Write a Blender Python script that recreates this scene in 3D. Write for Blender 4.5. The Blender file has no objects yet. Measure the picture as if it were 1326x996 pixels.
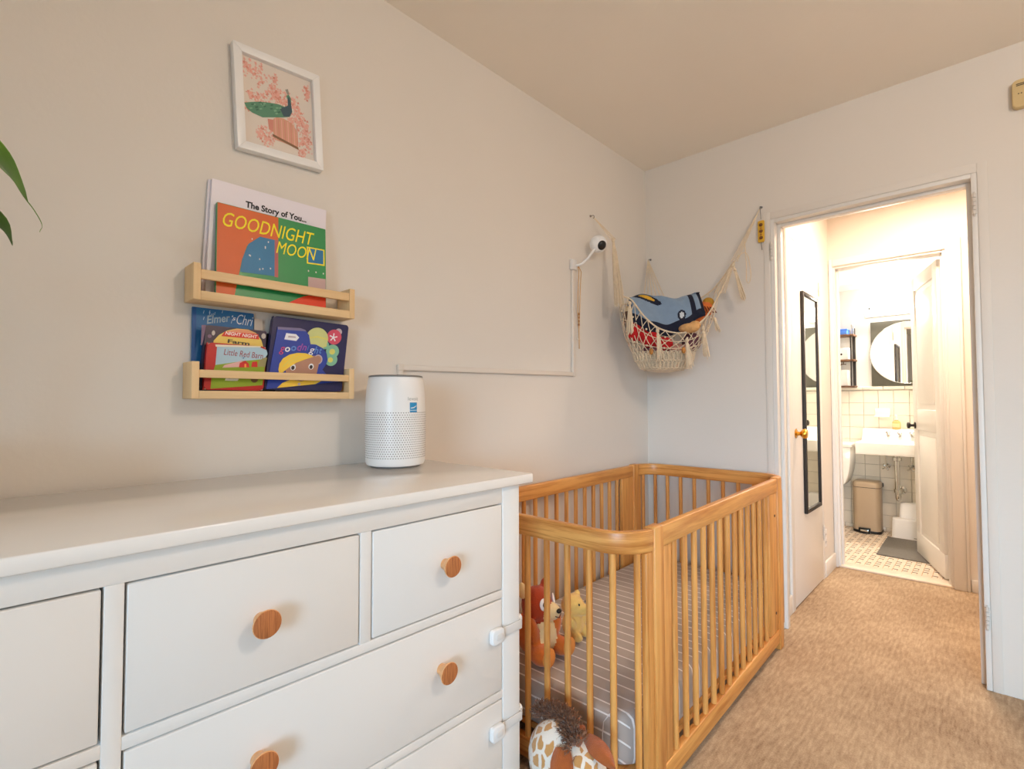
import bpy, bmesh, math, random
from mathutils import Vector, Matrix

random.seed(7)
SC = bpy.context.scene
COL = SC.collection

# ------------------------------------------------------------------ camera
def make_camera():
    yaw, pitch, roll = math.radians(43.4427), math.radians(1.8328), math.radians(-0.1343)
    fw = Vector((-math.sin(yaw) * math.cos(pitch), math.cos(yaw) * math.cos(pitch), math.sin(pitch)))
    r = Vector((math.cos(yaw), math.sin(yaw), 0))
    u = r.cross(fw)
    c, s = math.cos(roll), math.sin(roll)
    r2, u2 = c * r + s * u, -s * r + c * u
    cd = bpy.data.cameras.new('camera')
    cd.sensor_fit = 'HORIZONTAL'; cd.sensor_width = 36.0
    cd.lens = 657.213 / 1326 * 36.0
    cd.clip_start = 0.02; cd.clip_end = 100
    co = bpy.data.objects.new('camera', cd); COL.objects.link(co)
    m = Matrix((r2, u2, -fw)).transposed().to_4x4()
    m.translation = Vector((1.512, 0, 1.15))
    co.matrix_world = m
    SC.camera = co
make_camera()

# ------------------------------------------------------------------ world, daylight, exposure
WORLD_STRENGTH = 29.0
HALL_WATTS = 28.0
BATH_WATTS = 28.0
BED_WATTS = 36.0
w = bpy.data.worlds.new('sky'); SC.world = w; w.use_nodes = True
bg = w.node_tree.nodes['Background']
wn = w.node_tree
wtc = wn.nodes.new('ShaderNodeTexCoord'); wsp = wn.nodes.new('ShaderNodeSeparateXYZ'); wr = wn.nodes.new('ShaderNodeValToRGB')
wn.links.new(wtc.outputs['Generated'], wsp.inputs[0])
wmr = wn.nodes.new('ShaderNodeMapRange'); wmr.inputs[1].default_value = -1; wmr.inputs[2].default_value = 1
wn.links.new(wsp.outputs['Z'], wmr.inputs[0]); wn.links.new(wmr.outputs[0], wr.inputs['Fac'])
wr.color_ramp.elements[0].position = 0.47; wr.color_ramp.elements[0].color = (0.153, 0.183, 0.212, 1)      # ground outside
wr.color_ramp.elements[1].position = 0.53; wr.color_ramp.elements[1].color = (0.503, 0.766, 1.0, 1)       # overcast sky
wn.links.new(wr.outputs['Color'], bg.inputs[0]); bg.inputs[1].default_value = WORLD_STRENGTH
SC.view_settings.view_transform = 'Standard'; SC.view_settings.look = 'None'
SC.view_settings.gamma = 1.0; SC.view_settings.use_curve_mapping = False
SC.view_settings.exposure = 0.08
try:
    SC.cycles.max_bounces = 10; SC.cycles.diffuse_bounces = 6; SC.cycles.glossy_bounces = 5
    SC.cycles.sample_clamp_indirect = 6.0
    SC.cycles.use_denoising = True
    SC.cycles.caustics_reflective = False; SC.cycles.caustics_refractive = False
except Exception:
    pass
WX0, WX1, WZ0, WZ1, WY = 2.00, 4.40, 0.50, 2.00, -2.80      # bedroom window, behind the camera
pl = bpy.data.lights.new('window_portal', 'AREA'); pl.shape = 'RECTANGLE'
pl.size = WX1 - WX0; pl.size_y = WZ1 - WZ0; pl.cycles.is_portal = True
po = bpy.data.objects.new('window_portal', pl); COL.objects.link(po)
po.location = ((WX0 + WX1) / 2, WY - 0.13, (WZ0 + WZ1) / 2)
po.rotation_euler = (math.radians(90), 0, 0)               # looks along +Y into the room

# ------------------------------------------------------------------ materials
def lin(c):
    return tuple((x / 255 / 12.92) if x / 255 <= 0.04045 else ((x / 255 + 0.055) / 1.055) ** 2.4 for x in c) + (1.0,)

def new_mat(name):
    m = bpy.data.materials.new(name); m.use_nodes = True
    nt = m.node_tree
    return m, nt, nt.nodes['Principled BSDF']

def mat(name, rgb, rough=0.6, var=0.04, vscale=6.0, bump=0.0, bscale=80.0, metal=0.0, coat=0.0, spec=None, sheen=0.0):
    m, nt, b = new_mat(name)
    tc = nt.nodes.new('ShaderNodeTexCoord')
    n = nt.nodes.new('ShaderNodeTexNoise'); n.inputs['Scale'].default_value = vscale; n.inputs['Detail'].default_value = 4
    nt.links.new(tc.outputs['Object'], n.inputs['Vector'])
    r = nt.nodes.new('ShaderNodeValToRGB')
    c = lin(rgb)
    r.color_ramp.elements[0].position = 0.3; r.color_ramp.elements[1].position = 0.7
    r.color_ramp.elements[0].color = tuple(x * (1 - var) for x in c[:3]) + (1,)
    r.color_ramp.elements[1].color = tuple(min(1, x * (1 + var)) for x in c[:3]) + (1,)
    nt.links.new(n.outputs['Fac'], r.inputs['Fac'])
    nt.links.new(r.outputs['Color'], b.inputs['Base Color'])
    b.inputs['Roughness'].default_value = rough; b.inputs['Metallic'].default_value = metal
    if coat: b.inputs['Coat Weight'].default_value = coat; b.inputs['Coat Roughness'].default_value = 0.15
    if spec is not None: b.inputs['Specular IOR Level'].default_value = spec
    if sheen: b.inputs['Sheen Weight'].default_value = sheen
    if bump:
        n2 = nt.nodes.new('ShaderNodeTexNoise'); n2.inputs['Scale'].default_value = bscale; n2.inputs['Detail'].default_value = 3
        nt.links.new(tc.outputs['Object'], n2.inputs['Vector'])
        bp = nt.nodes.new('ShaderNodeBump'); bp.inputs['Strength'].default_value = bump; bp.inputs['Distance'].default_value = 0.01
        nt.links.new(n2.outputs['Fac'], bp.inputs['Height']); nt.links.new(bp.outputs['Normal'], b.inputs['Normal'])
    return m

def wood(name, light, dark, axis, freq=1.0, rough=0.45, contrast=1.0):
    """grain that runs along AXIS"""
    m, nt, b = new_mat(name)
    tc = nt.nodes.new('ShaderNodeTexCoord'); mp = nt.nodes.new('ShaderNodeMapping')
    sc = [22 * freq, 22 * freq, 22 * freq]
    for ax in axis: sc['XYZ'.index(ax)] = 1.1 * freq
    mp.inputs['Scale'].default_value = sc
    oi = nt.nodes.new('ShaderNodeObjectInfo')
    nt.links.new(tc.outputs['Object'], mp.inputs['Vector'])
    rnd = nt.nodes.new('ShaderNodeMath'); rnd.operation = 'MULTIPLY'; rnd.inputs[1].default_value = 37.0
    nt.links.new(oi.outputs['Random'], rnd.inputs[0])
    cmb = nt.nodes.new('ShaderNodeVectorMath'); cmb.operation = 'ADD'
    nt.links.new(mp.outputs['Vector'], cmb.inputs[0]); nt.links.new(rnd.outputs[0], cmb.inputs[1])
    n1 = nt.nodes.new('ShaderNodeTexNoise'); n1.inputs['Scale'].default_value = 1.0; n1.inputs['Detail'].default_value = 5; n1.inputs['Distortion'].default_value = 0.6
    nt.links.new(cmb.outputs[0], n1.inputs['Vector'])
    n2 = nt.nodes.new('ShaderNodeTexNoise'); n2.inputs['Scale'].default_value = 7.0; n2.inputs['Detail'].default_value = 2
    nt.links.new(cmb.outputs[0], n2.inputs['Vector'])
    mx = nt.nodes.new('ShaderNodeMath'); mx.operation = 'MULTIPLY_ADD'; mx.inputs[1].default_value = 0.3
    nt.links.new(n2.outputs['Fac'], mx.inputs[0]); nt.links.new(n1.outputs['Fac'], mx.inputs[2])
    r = nt.nodes.new('ShaderNodeValToRGB')
    r.color_ramp.elements[0].position = 0.62 - 0.2 / contrast; r.color_ramp.elements[1].position = 0.62 + 0.14 / contrast
    r.color_ramp.elements[0].color = lin(dark); r.color_ramp.elements[1].color = lin(light)
    nt.links.new(mx.outputs[0], r.inputs['Fac']); nt.links.new(r.outputs['Color'], b.inputs['Base Color'])
    b.inputs['Roughness'].default_value = rough
    return m

def emit(name, rgb, strength):
    m, nt, b = new_mat(name)
    b.inputs['Base Color'].default_value = lin(rgb)
    b.inputs['Emission Color'].default_value = lin(rgb); b.inputs['Emission Strength'].default_value = strength
    return m

def mirror_mat(name):
    m, nt, b = new_mat(name)
    b.inputs['Base Color'].default_value = (0.9, 0.92, 0.91, 1); b.inputs['Metallic'].default_value = 1; b.inputs['Roughness'].default_value = 0.02
    return m

def carpet_mat():
    m, nt, b = new_mat('carpet_pile')
    tc = nt.nodes.new('ShaderNodeTexCoord')
    def noise(scale, detail=3, vec=None):
        n = nt.nodes.new('ShaderNodeTexNoise'); n.inputs['Scale'].default_value = scale; n.inputs['Detail'].default_value = detail
        nt.links.new(vec if vec else tc.outputs['Object'], n.inputs['Vector']); return n
    mp = nt.nodes.new('ShaderNodeMapping'); mp.inputs['Scale'].default_value = (1.0, 0.16, 1)
    nt.links.new(tc.outputs['Object'], mp.inputs['Vector'])
    big = noise(2.3, 4); fine = noise(190, 2); rib = noise(95, 2, mp.outputs['Vector']); mid = noise(38, 3)
    add = nt.nodes.new('ShaderNodeMath'); add.operation = 'MULTIPLY_ADD'; add.inputs[1].default_value = 0.45
    nt.links.new(big.outputs['Fac'], add.inputs[0])
    a2 = nt.nodes.new('ShaderNodeMath'); a2.operation = 'MULTIPLY_ADD'; a2.inputs[1].default_value = 0.35
    nt.links.new(fine.outputs['Fac'], a2.inputs[0]); nt.links.new(a2.outputs[0], add.inputs[2])
    a3 = nt.nodes.new('ShaderNodeMath'); a3.operation = 'MULTIPLY_ADD'; a3.inputs[1].default_value = 0.42
    nt.links.new(rib.outputs['Fac'], a3.inputs[0]); nt.links.new(a3.outputs[0], a2.inputs[2])
    a4 = nt.nodes.new('ShaderNodeMath'); a4.operation = 'MULTIPLY'; a4.inputs[1].default_value = 0.18
    nt.links.new(mid.outputs['Fac'], a4.inputs[0]); nt.links.new(a4.outputs[0], a3.inputs[2])
    r = nt.nodes.new('ShaderNodeValToRGB')
    r.color_ramp.elements[0].position = 0.50; r.color_ramp.elements[1].position = 0.90
    r.color_ramp.elements[0].color = lin((138, 114, 92)); r.color_ramp.elements[1].color = lin((203, 181, 153))
    nt.links.new(add.outputs[0], r.inputs['Fac']); nt.links.new(r.outputs['Color'], b.inputs['Base Color'])
    b.inputs['Roughness'].default_value = 0.95; b.inputs['Specular IOR Level'].default_value = 0.1
    bp = nt.nodes.new('ShaderNodeBump'); bp.inputs['Strength'].default_value = 0.55; bp.inputs['Distance'].default_value = 0.006
    nt.links.new(a2.outputs[0], bp.inputs['Height']); nt.links.new(bp.outputs['Normal'], b.inputs['Normal'])
    return m

def stripe_mat():
    """grey jersey sheet with white pinstripes that run across the mattress and down over its ends"""
    m, nt, b = new_mat('striped_sheet')
    tc = nt.nodes.new('ShaderNodeTexCoord'); sp = nt.nodes.new('ShaderNodeSeparateXYZ')
    nt.links.new(tc.outputs['Object'], sp.inputs[0])
    def M(op, a, bb, c=None):
        n = nt.nodes.new('ShaderNodeMath'); n.operation = op
        for i, x in enumerate((a, bb, c)):
            if x is None: continue
            if isinstance(x, (int, float)): n.inputs[i].default_value = x
            else: nt.links.new(x, n.inputs[i])
        return n.outputs[0]
    ge = nt.nodes.new('ShaderNodeNewGeometry'); sn = nt.nodes.new('ShaderNodeSeparateXYZ')
    nt.links.new(ge.outputs['Normal'], sn.inputs[0])
    end = M('GREATER_THAN', M('MULTIPLY', sn.outputs['Y'], -1), 0.6)
    val = M('MULTIPLY_ADD', end, M('SUBTRACT', sp.outputs['Z'], 0.26), sp.outputs['Y'])
    f = M('FRACT', M('DIVIDE', M('ADD', val, 10.026), 0.054), 0)
    st = M('LESS_THAN', f, 0.11)
    mx = nt.nodes.new('ShaderNodeMix'); mx.data_type = 'RGBA'
    mx.inputs[6].default_value = lin((172, 160, 152)); mx.inputs[7].default_value = lin((232, 226, 222))
    nt.links.new(st, mx.inputs[0]); nt.links.new(mx.outputs[2], b.inputs['Base Color'])
    b.inputs['Roughness'].default_value = 0.9; b.inputs['Sheen Weight'].default_value = 0.2
    n2 = nt.nodes.new('ShaderNodeTexNoise'); n2.inputs['Scale'].default_value = 9
    nt.links.new(tc.outputs['Object'], n2.inputs['Vector'])
    bp = nt.nodes.new('ShaderNodeBump'); bp.inputs['Strength'].default_value = 0.25; bp.inputs['Distance'].default_value = 0.02
    nt.links.new(n2.outputs['Fac'], bp.inputs['Height']); nt.links.new(bp.outputs['Normal'], b.inputs['Normal'])
    return m

def giraffe_mat():
    m, nt, b = new_mat('giraffe_plush')
    tc = nt.nodes.new('ShaderNodeTexCoord'); v = nt.nodes.new('ShaderNodeTexVoronoi')
    v.feature = 'DISTANCE_TO_EDGE'; v.inputs['Scale'].default_value = 37
    n = nt.nodes.new('ShaderNodeTexNoise'); n.inputs['Scale'].default_value = 40
    mx = nt.nodes.new('ShaderNodeMix'); mx.data_type = 'VECTOR'; mx.inputs[0].default_value = 0.012
    mp = nt.nodes.new('ShaderNodeMapping'); mp.inputs['Scale'].default_value = (1, 1, 0.72)
    nt.links.new(tc.outputs['Object'], mx.inputs[4]); nt.links.new(n.outputs['Color'], mx.inputs[5])
    nt.links.new(tc.outputs['Object'], n.inputs['Vector'])
    nt.links.new(mx.outputs[1], mp.inputs['Vector']); nt.links.new(mp.outputs['Vector'], v.inputs['Vector'])
    r = nt.nodes.new('ShaderNodeValToRGB')
    r.color_ramp.elements[0].position = 0.12; r.color_ramp.elements[1].position = 0.17
    r.color_ramp.elements[0].color = lin((240, 230, 218)); r.color_ramp.elements[1].color = lin((204, 150, 88))
    nt.links.new(v.outputs['Distance'], r.inputs['Fac']); nt.links.new(r.outputs['Color'], b.inputs['Base Color'])
    b.inputs['Roughness'].default_value = 0.95; b.inputs['Sheen Weight'].default_value = 0.4
    bp = nt.nodes.new('ShaderNodeBump'); bp.inputs['Strength'].default_value = 0.5; bp.inputs['Distance'].default_value = 0.004
    n3 = nt.nodes.new('ShaderNodeTexNoise'); n3.inputs['Scale'].default_value = 350
    nt.links.new(tc.outputs['Object'], n3.inputs['Vector'])
    nt.links.new(n3.outputs['Fac'], bp.inputs['Height']); nt.links.new(bp.outputs['Normal'], b.inputs['Normal'])
    return m

def pane_mat():
    m, nt, b = new_mat('window_glass')
    nt.nodes.remove(b)
    t = nt.nodes.new('ShaderNodeBsdfTransparent'); g = nt.nodes.new('ShaderNodeBsdfGlossy'); g.inputs['Roughness'].default_value = 0.02
    fr = nt.nodes.new('ShaderNodeFresnel'); mx = nt.nodes.new('ShaderNodeMixShader')
    nt.links.new(fr.outputs[0], mx.inputs[0]); nt.links.new(t.outputs[0], mx.inputs[1]); nt.links.new(g.outputs[0], mx.inputs[2])
    nt.links.new(mx.outputs[0], nt.nodes['Material Output'].inputs['Surface'])
    return m

M = dict(
    wall=mat('wall_paint', (226, 220, 212), 0.75, 0.012, 2.0, 0.05, 60),
    ceil=mat('ceiling_paint', (246, 238, 226), 0.85, 0.012, 2.0, 0.05, 60),
    trim=mat('trim_paint', (230, 227, 222), 0.42, 0.012, 3.0, 0.03, 40),
    bwall=mat('bathroom_paint', (236, 234, 230), 0.6, 0.01, 3.0),
    carpet=carpet_mat(),
    tile=mat('glazed_wall_tile', (234, 227, 212), 0.18, 0.03, 8.0),
    grout=mat('tile_grout', (196, 188, 174), 0.9, 0.05, 30),
    ftile=mat('mosaic_floor_tile', (240, 226, 208), 0.35, 0.06, 25),
    fdark=mat('dark_mosaic_tile', (92, 74, 62), 0.4, 0.1, 25),
    fgrout=mat('floor_grout', (205, 170, 130), 0.9, 0.08, 25),
    dresser=mat('white_lacquer', (238, 237, 235), 0.32, 0.008, 3.0, 0.015, 25),
    dressertop=mat('white_lacquer_top', (244, 243, 241), 0.14, 0.008, 3.0),
    gap=mat('dresser_interior', (120, 112, 104), 0.9, 0.05),
    knob=wood('knob_side_wood', (232, 176, 122), (206, 146, 92), 'X', 1.5),
    knobface=wood('knob_face_wood', (196, 124, 72), (146, 82, 42), 'Z', 16.0, 0.6, 1.0),
    birch_y=wood('birch_y', (236, 204, 156), (220, 184, 134), 'Y', 1.0, 0.55),
    birch_z=wood('birch_z', (236, 204, 156), (220, 184, 134), 'Z', 1.0, 0.55),
    crib_x=wood('crib_wood_x', (228, 166, 92), (190, 120, 52), 'X', 1.6, 0.38, 1.2),
    crib_y=wood('crib_wood_y', (228, 166, 92), (192, 122, 54), 'Y', 1.6, 0.38, 1.2),
    crib_z=wood('crib_wood_z', (228, 166, 92), (190, 120, 52), 'Z', 1.6, 0.38, 1.2),
    crib_bent=wood('crib_laminated_wood', (230, 168, 94), (186, 116, 50), 'XY', 2.4, 0.36, 1.3),
    sheet=stripe_mat(),
    white=mat('white_plastic', (240, 240, 240), 0.35, 0.01),
    softwhite=mat('soft_white_plastic', (226, 224, 222), 0.5, 0.01),
    cable=mat('painted_cable_cover', (224, 216, 206), 0.6, 0.01),
    black=mat('black_plastic', (18, 17, 18), 0.35, 0.05),
    dark=mat('dark_slit', (70, 64, 58), 0.8, 0.05),
    grey=mat('grey_plastic', (120, 118, 116), 0.5, 0.03),
    chrome=mat('chrome', (200, 198, 192), 0.12, 0.02, metal=1.0),
    brass=mat('brass', (212, 158, 62), 0.22, 0.03, metal=1.0),
    paintedmetal=mat('painted_hinge', (214, 208, 200), 0.4, 0.02),
    blackmetal=mat('black_metal', (40, 34, 30), 0.5, 0.05),
    walnut=wood('walnut_y', (120, 84, 56), (74, 50, 34), 'X', 1.5, 0.6),
    mirror=mirror_mat('mirror_glass'),
    slate=mat('dark_mirror_backing', (92, 90, 80), 0.3, 0.15, 5.0),
    porcelain=mat('porcelain', (244, 242, 236), 0.12, 0.008),
    taupe=mat('taupe_steel', (186, 166, 140), 0.4, 0.02, metal=0.2),
    mat_grey=mat('grey_bath_mat', (116, 112, 106), 0.95, 0.08, 90, 0.4, 150),
    rope=mat('cotton_rope', (226, 206, 176), 0.95, 0.08, 40, 0.5, 180, sheen=0.3),
    cream=mat('cream_plush', (240, 214, 160), 0.95, 0.05, 30, 0.3, 300, sheen=0.4),
    yellowplush=mat('yellow_plush', (236, 196, 110), 0.95, 0.06, 30, 0.3, 300, sheen=0.4),
    orangeplush=mat('orange_plush', (214, 112, 36), 0.95, 0.08, 30, 0.3, 300, sheen=0.4),
    redplush=mat('rust_plush', (172, 60, 20), 0.95, 0.08, 30, 0.3, 300, sheen=0.3),
    earplush=mat('brown_plush', (170, 88, 34), 0.95, 0.12, 30, 0.3, 300, sheen=0.4),
    mane=mat('brown_mane', (134, 92, 66), 0.95, 0.25, 60, sheen=0.3),
    leaf=mat('leaf_green', (112, 158, 34), 0.4, 0.25, 14),
    leafdark=mat('leaf_green_dark', (70, 104, 26), 0.45, 0.25, 14),
    pot=mat('pot_glaze', (190, 178, 164), 0.5, 0.06),
    soil=mat('potting_soil', (60, 44, 32), 0.95, 0.3, 60, 0.6, 90),
    paper=mat('book_pages', (236, 228, 214), 0.8, 0.04, 60),
    pane=pane_mat(),
)
# ------------------------------------------------------------------ mesh helpers
ORG = {}

class MB:
    def __init__(s): s.v = []; s.f = []; s.m = []
    def add(s, vs, fs, m=0):
        o = len(s.v); s.v += [tuple(x) for x in vs]
        for f in fs: s.f.append(tuple(i + o for i in f)); s.m.append(m)
    def box(s, x0, y0, z0, x1, y1, z1, m=0):
        vs = [(x, y, z) for z in (z0, z1) for y in (y0, y1) for x in (x0, x1)]
        s.add(vs, [(0, 2, 3, 1), (4, 5, 7, 6), (0, 1, 5, 4), (2, 6, 7, 3), (0, 4, 6, 2), (1, 3, 7, 5)], m); return s
    def prism(s, pts, f0, f1, m=0):
        """pts: list of 2-D points; f0/f1 map (a, b) to the two end faces"""
        n = len(pts)
        s.add([f0(*p) for p in pts] + [f1(*p) for p in pts],
              [tuple(range(n))[::-1], tuple(range(n, 2 * n))] + [(i, (i + 1) % n, n + (i + 1) % n, n + i) for i in range(n)], m); return s
    def uv(s, pts, w0, w1, m=0):                      # outline in (u, v) = local (Y, Z), thickness along local X
        return s.prism(pts, lambda a, b: (w0, a, b), lambda a, b: (w1, a, b), m)
    def xy(s, pts, z0, z1, m=0):
        return s.prism(pts, lambda a, b: (a, b, z0), lambda a, b: (a, b, z1), m)
    def xz(s, pts, y0, y1, m=0):
        return s.prism(pts, lambda a, b: (a, y0, b), lambda a, b: (a, y1, b), m)
    def lathe(s, prof, c=(0, 0, 0), axis='Z', n=24, m=0, sy=1.0):
        """prof: (radius, height) pairs; radius 0 closes an end"""
        vs = []; rings = []
        for r, h in prof:
            if r == 0: rings.append([len(vs)]); vs.append((0, 0, h)); continue
            rings.append(list(range(len(vs), len(vs) + n)))
            vs += [(r * math.cos(2 * math.pi * k / n), sy * r * math.sin(2 * math.pi * k / n), h) for k in range(n)]
        fs = []
        for a, b in zip(rings, rings[1:]):
            for k in range(n):
                k2 = (k + 1) % n
                if len(a) == 1 and len(b) == 1: continue
                if len(a) == 1: fs.append((a[0], b[k2], b[k])) if False else fs.append((a[0], b[k], b[k2]))
                elif len(b) == 1: fs.append((a[k], b[0], a[k2])) if False else fs.append((a[k2], b[0], a[k]))
                else: fs.append((a[k], a[k2], b[k2], b[k]))
        def T(p):
            x, y, z = p
            if axis == 'X': x, y, z = z, x, y
            elif axis == 'Y': x, y, z = y, z, x
            return (x + c[0], y + c[1], z + c[2])
        s.add([T(p) for p in vs], fs, m); return s
    def tube(s, pts, r, n=6, m=0, closed=False):
        pts = [Vector(p) for p in pts]; N = len(pts)
        rr = r if isinstance(r, (list, tuple)) else [r] * N
        t = [((pts[(i + 1) % N] if closed or i + 1 < N else pts[i]) - (pts[i - 1] if closed or i > 0 else pts[i])).normalized() for i in range(N)]
        a = Vector((0, 0, 1)) if abs(t[0].z) < 0.9 else Vector((1, 0, 0))
        u = t[0].cross(a).normalized(); vs = []
        for i in range(N):
            u = (u - t[i] * u.dot(t[i]))
            u = u.normalized() if u.length > 1e-6 else t[i].orthogonal().normalized()
            v = t[i].cross(u)
            vs += [pts[i] + rr[i] * (math.cos(2 * math.pi * k / n) * u + math.sin(2 * math.pi * k / n) * v) for k in range(n)]
        fs = []
        for i in range(N if closed else N - 1):
            j = (i + 1) % N
            fs += [(i * n + k, i * n + (k + 1) % n, j * n + (k + 1) % n, j * n + k) for k in range(n)]
        if not closed: fs += [tuple(range(n))[::-1], tuple(range((N - 1) * n, N * n))]
        s.add(vs, fs, m); return s
    def ell(s, c, r, m=0, nu=20, nv=12, rot=None):
        R = rot if rot else Matrix.Identity(3)
        vs = [Vector((0, 0, -1))]
        for j in range(1, nv):
            th = math.pi * j / nv - math.pi / 2
            vs += [Vector((math.cos(th) * math.cos(2 * math.pi * k / nu), math.cos(th) * math.sin(2 * math.pi * k / nu), math.sin(th))) for k in range(nu)]
        vs.append(Vector((0, 0, 1)))
        fs = [(0, 1 + (k + 1) % nu, 1 + k) for k in range(nu)]
        for j in range(nv - 2):
            fs += [(1 + j * nu + k, 1 + j * nu + (k + 1) % nu, 1 + (j + 1) * nu + (k + 1) % nu, 1 + (j + 1) * nu + k) for k in range(nu)]
        L = len(vs) - 1
        fs += [(L, 1 + (nv - 2) * nu + k, 1 + (nv - 2) * nu + (k + 1) % nu) for k in range(nu)]
        s.add([R @ Vector((v.x * r[0], v.y * r[1], v.z * r[2])) + Vector(c) for v in vs], fs, m); return s
    def ribbon(s, path, th, z0, z1, m=0):
        """a bent board that follows a 2-D path (its outer face), thickness th to the left of travel"""
        P = [Vector(p) for p in path]; N = len(P); inn = []
        for i in range(N):
            d = (P[min(i + 1, N - 1)] - P[max(i - 1, 0)]).normalized()
            inn.append(P[i] + th * Vector((-d.y, d.x)))
        vs = []
        for i in range(N):
            vs += [(P[i].x, P[i].y, z0), (inn[i].x, inn[i].y, z0), (inn[i].x, inn[i].y, z1), (P[i].x, P[i].y, z1)]
        fs = [(0, 3, 2, 1), (4 * N - 4, 4 * N - 3, 4 * N - 2, 4 * N - 1)]
        for i in range(N - 1):
            a, b = 4 * i, 4 * i + 4
            fs += [(a + k, a + (k + 1) % 4, b + (k + 1) % 4, b + k) for k in range(4)]
        s.add(vs, fs, m); return s
    def mesh(s, name, mats, off=(0, 0, 0), bevel=0.0, seg=2, smooth=None):
        me = bpy.data.meshes.new(name)
        ox, oy, oz = off
        me.from_pydata([(x - ox, y - oy, z - oz) for x, y, z in s.v], [], s.f)
        for mm in (mats if isinstance(mats, (list, tuple)) else [mats]): me.materials.append(mm)
        me.polygons.foreach_set('material_index', s.m)
        bm = bmesh.new(); bm.from_mesh(me)
        bmesh.ops.recalc_face_normals(bm, faces=bm.faces)
        if bevel:
            ed = [e for e in bm.edges if len(e.link_faces) == 2 and e.calc_face_angle(0) > 0.6]
            bmesh.ops.bevel(bm, geom=ed, offset=bevel, segments=seg, affect='EDGES', profile=0.5, clamp_overlap=True)
        bm.to_mesh(me); bm.free()
        if smooth or bevel:
            me.polygons.foreach_set('use_smooth', [True] * len(me.polygons))
            me.set_sharp_from_angle(angle=math.radians(smooth if smooth else 50))
        me.update(); return me
    def build(s, name, mats, parent=None, bevel=0.0, seg=2, smooth=None, local=False, origin=None):
        off = (0, 0, 0) if local else (tuple(ORG[parent.name]) if parent is not None else (0, 0, 0))
        if parent is None and origin is not None: off = origin
        me = s.mesh(name, mats, off, bevel, seg, smooth)
        o = bpy.data.objects.new(name, me); COL.objects.link(o)
        if parent is not None: o.parent = parent; ORG[o.name] = ORG[parent.name]
        else:
            o.location = off; ORG[o.name] = Vector(off)
        return o

def tag(o, label=None, cat=None, group=None, kind=None):
    if label: o['label'] = label
    if cat: o['category'] = cat
    if group: o['group'] = group
    if kind: o['kind'] = kind
    return o

def thing(name, label, cat, loc, group=None, rot=(0, 0, 0), kind=None):
    o = bpy.data.objects.new(name, None); COL.objects.link(o)
    o.location = loc; o.rotation_euler = rot; o.empty_display_size = 0.05
    ORG[o.name] = Vector(loc)
    return tag(o, label, cat, group, kind)

def inst(me, name, parent, loc, rot=(0, 0, 0)):
    """one more piece that shares its mesh; loc in world coordinates of an unrotated parent"""
    o = bpy.data.objects.new(name, me); COL.objects.link(o)
    o.parent = parent
    o.location = Vector(loc) - ORG[parent.name]; o.rotation_euler = rot
    ORG[o.name] = Vector(loc)
    return o

def blob(name, ells, mats, parent, voxel=0.008, smooth_it=6, local=False):
    """ellipsoids (centre, radii, material[, rotation]) grown into one continuous skin"""
    mb = MB()
    for e in ells: mb.ell(e[0], e[1], 0, 20, 14, e[3] if len(e) > 3 else None)
    off = (0, 0, 0) if local else tuple(ORG[parent.name])
    me = mb.mesh('tmp', mats, off)
    t = bpy.data.objects.new('tmp', me); COL.objects.link(t)
    md = t.modifiers.new('r', 'REMESH'); md.mode = 'VOXEL'; md.voxel_size = voxel
    dg = bpy.context.evaluated_depsgraph_get()
    out = bpy.data.meshes.new_from_object(t.evaluated_get(dg))
    bpy.data.objects.remove(t); bpy.data.meshes.remove(me)
    bm = bmesh.new(); bm.from_mesh(out)
    for _ in range(smooth_it): bmesh.ops.smooth_vert(bm, verts=bm.verts, factor=0.5, use_axis_x=True, use_axis_y=True, use_axis_z=True)
    bm.to_mesh(out); bm.free()
    out.name = name; out.materials.clear()
    for mm in mats: out.materials.append(mm)
    C = [(Vector(e[0]) - Vector(off), Vector(e[1]), e[2], (e[3].inverted() if len(e) > 3 else None)) for e in ells]
    idx = []
    for p in out.polygons:
        best, bi = 1e9, 0
        for c, r, mi, R in C:
            d = p.center - c
            if R is not None: d = R @ d
            q = (d.x / r.x) ** 2 + (d.y / r.y) ** 2 + (d.z / r.z) ** 2
            q = math.sqrt(q)
            if q < best: best, bi = q, mi
        idx.append(bi)
    out.polygons.foreach_set('material_index', idx)
    out.polygons.foreach_set('use_smooth', [True] * len(out.polygons))
    o = bpy.data.objects.new(name, out); COL.objects.link(o); o.parent = parent; ORG[o.name] = Vector(off)
    return o

def text_mesh(mb, s, u0, v0, width, height, w, m=0, shear=0.0, bold=0.0, tilt=0.0):
    """flat lettering on the local X = w plane: lower edge at v0, starting at u0"""
    cu = bpy.data.curves.new('tmp_text', 'FONT'); cu.body = s; cu.shear = shear; cu.offset = bold; cu.resolution_u = 3
    ob = bpy.data.objects.new('tmp_text', cu); COL.objects.link(ob)
    dg = bpy.context.evaluated_depsgraph_get()
    me = bpy.data.meshes.new_from_object(ob.evaluated_get(dg))
    xs = [v.co.x for v in me.vertices]; ys = [v.co.y for v in me.vertices]
    if xs:
        x0, x1, y0, y1 = min(xs), max(xs), min(ys), max(ys)
        sx = width / (x1 - x0); sy = height / (y1 - y0) if height else sx
        ct, st = math.cos(tilt), math.sin(tilt)
        vs = []
        for v in me.vertices:
            a, b = (v.co.x - x0) * sx, (v.co.y - y0) * sy
            vs.append((w, u0 + a * ct - b * st, v0 + a * st + b * ct))
        mb.add(vs, [tuple(p.vertices) for p in me.polygons], m)
    bpy.data.objects.remove(ob); bpy.data.meshes.remove(me); bpy.data.curves.remove(cu)

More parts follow.
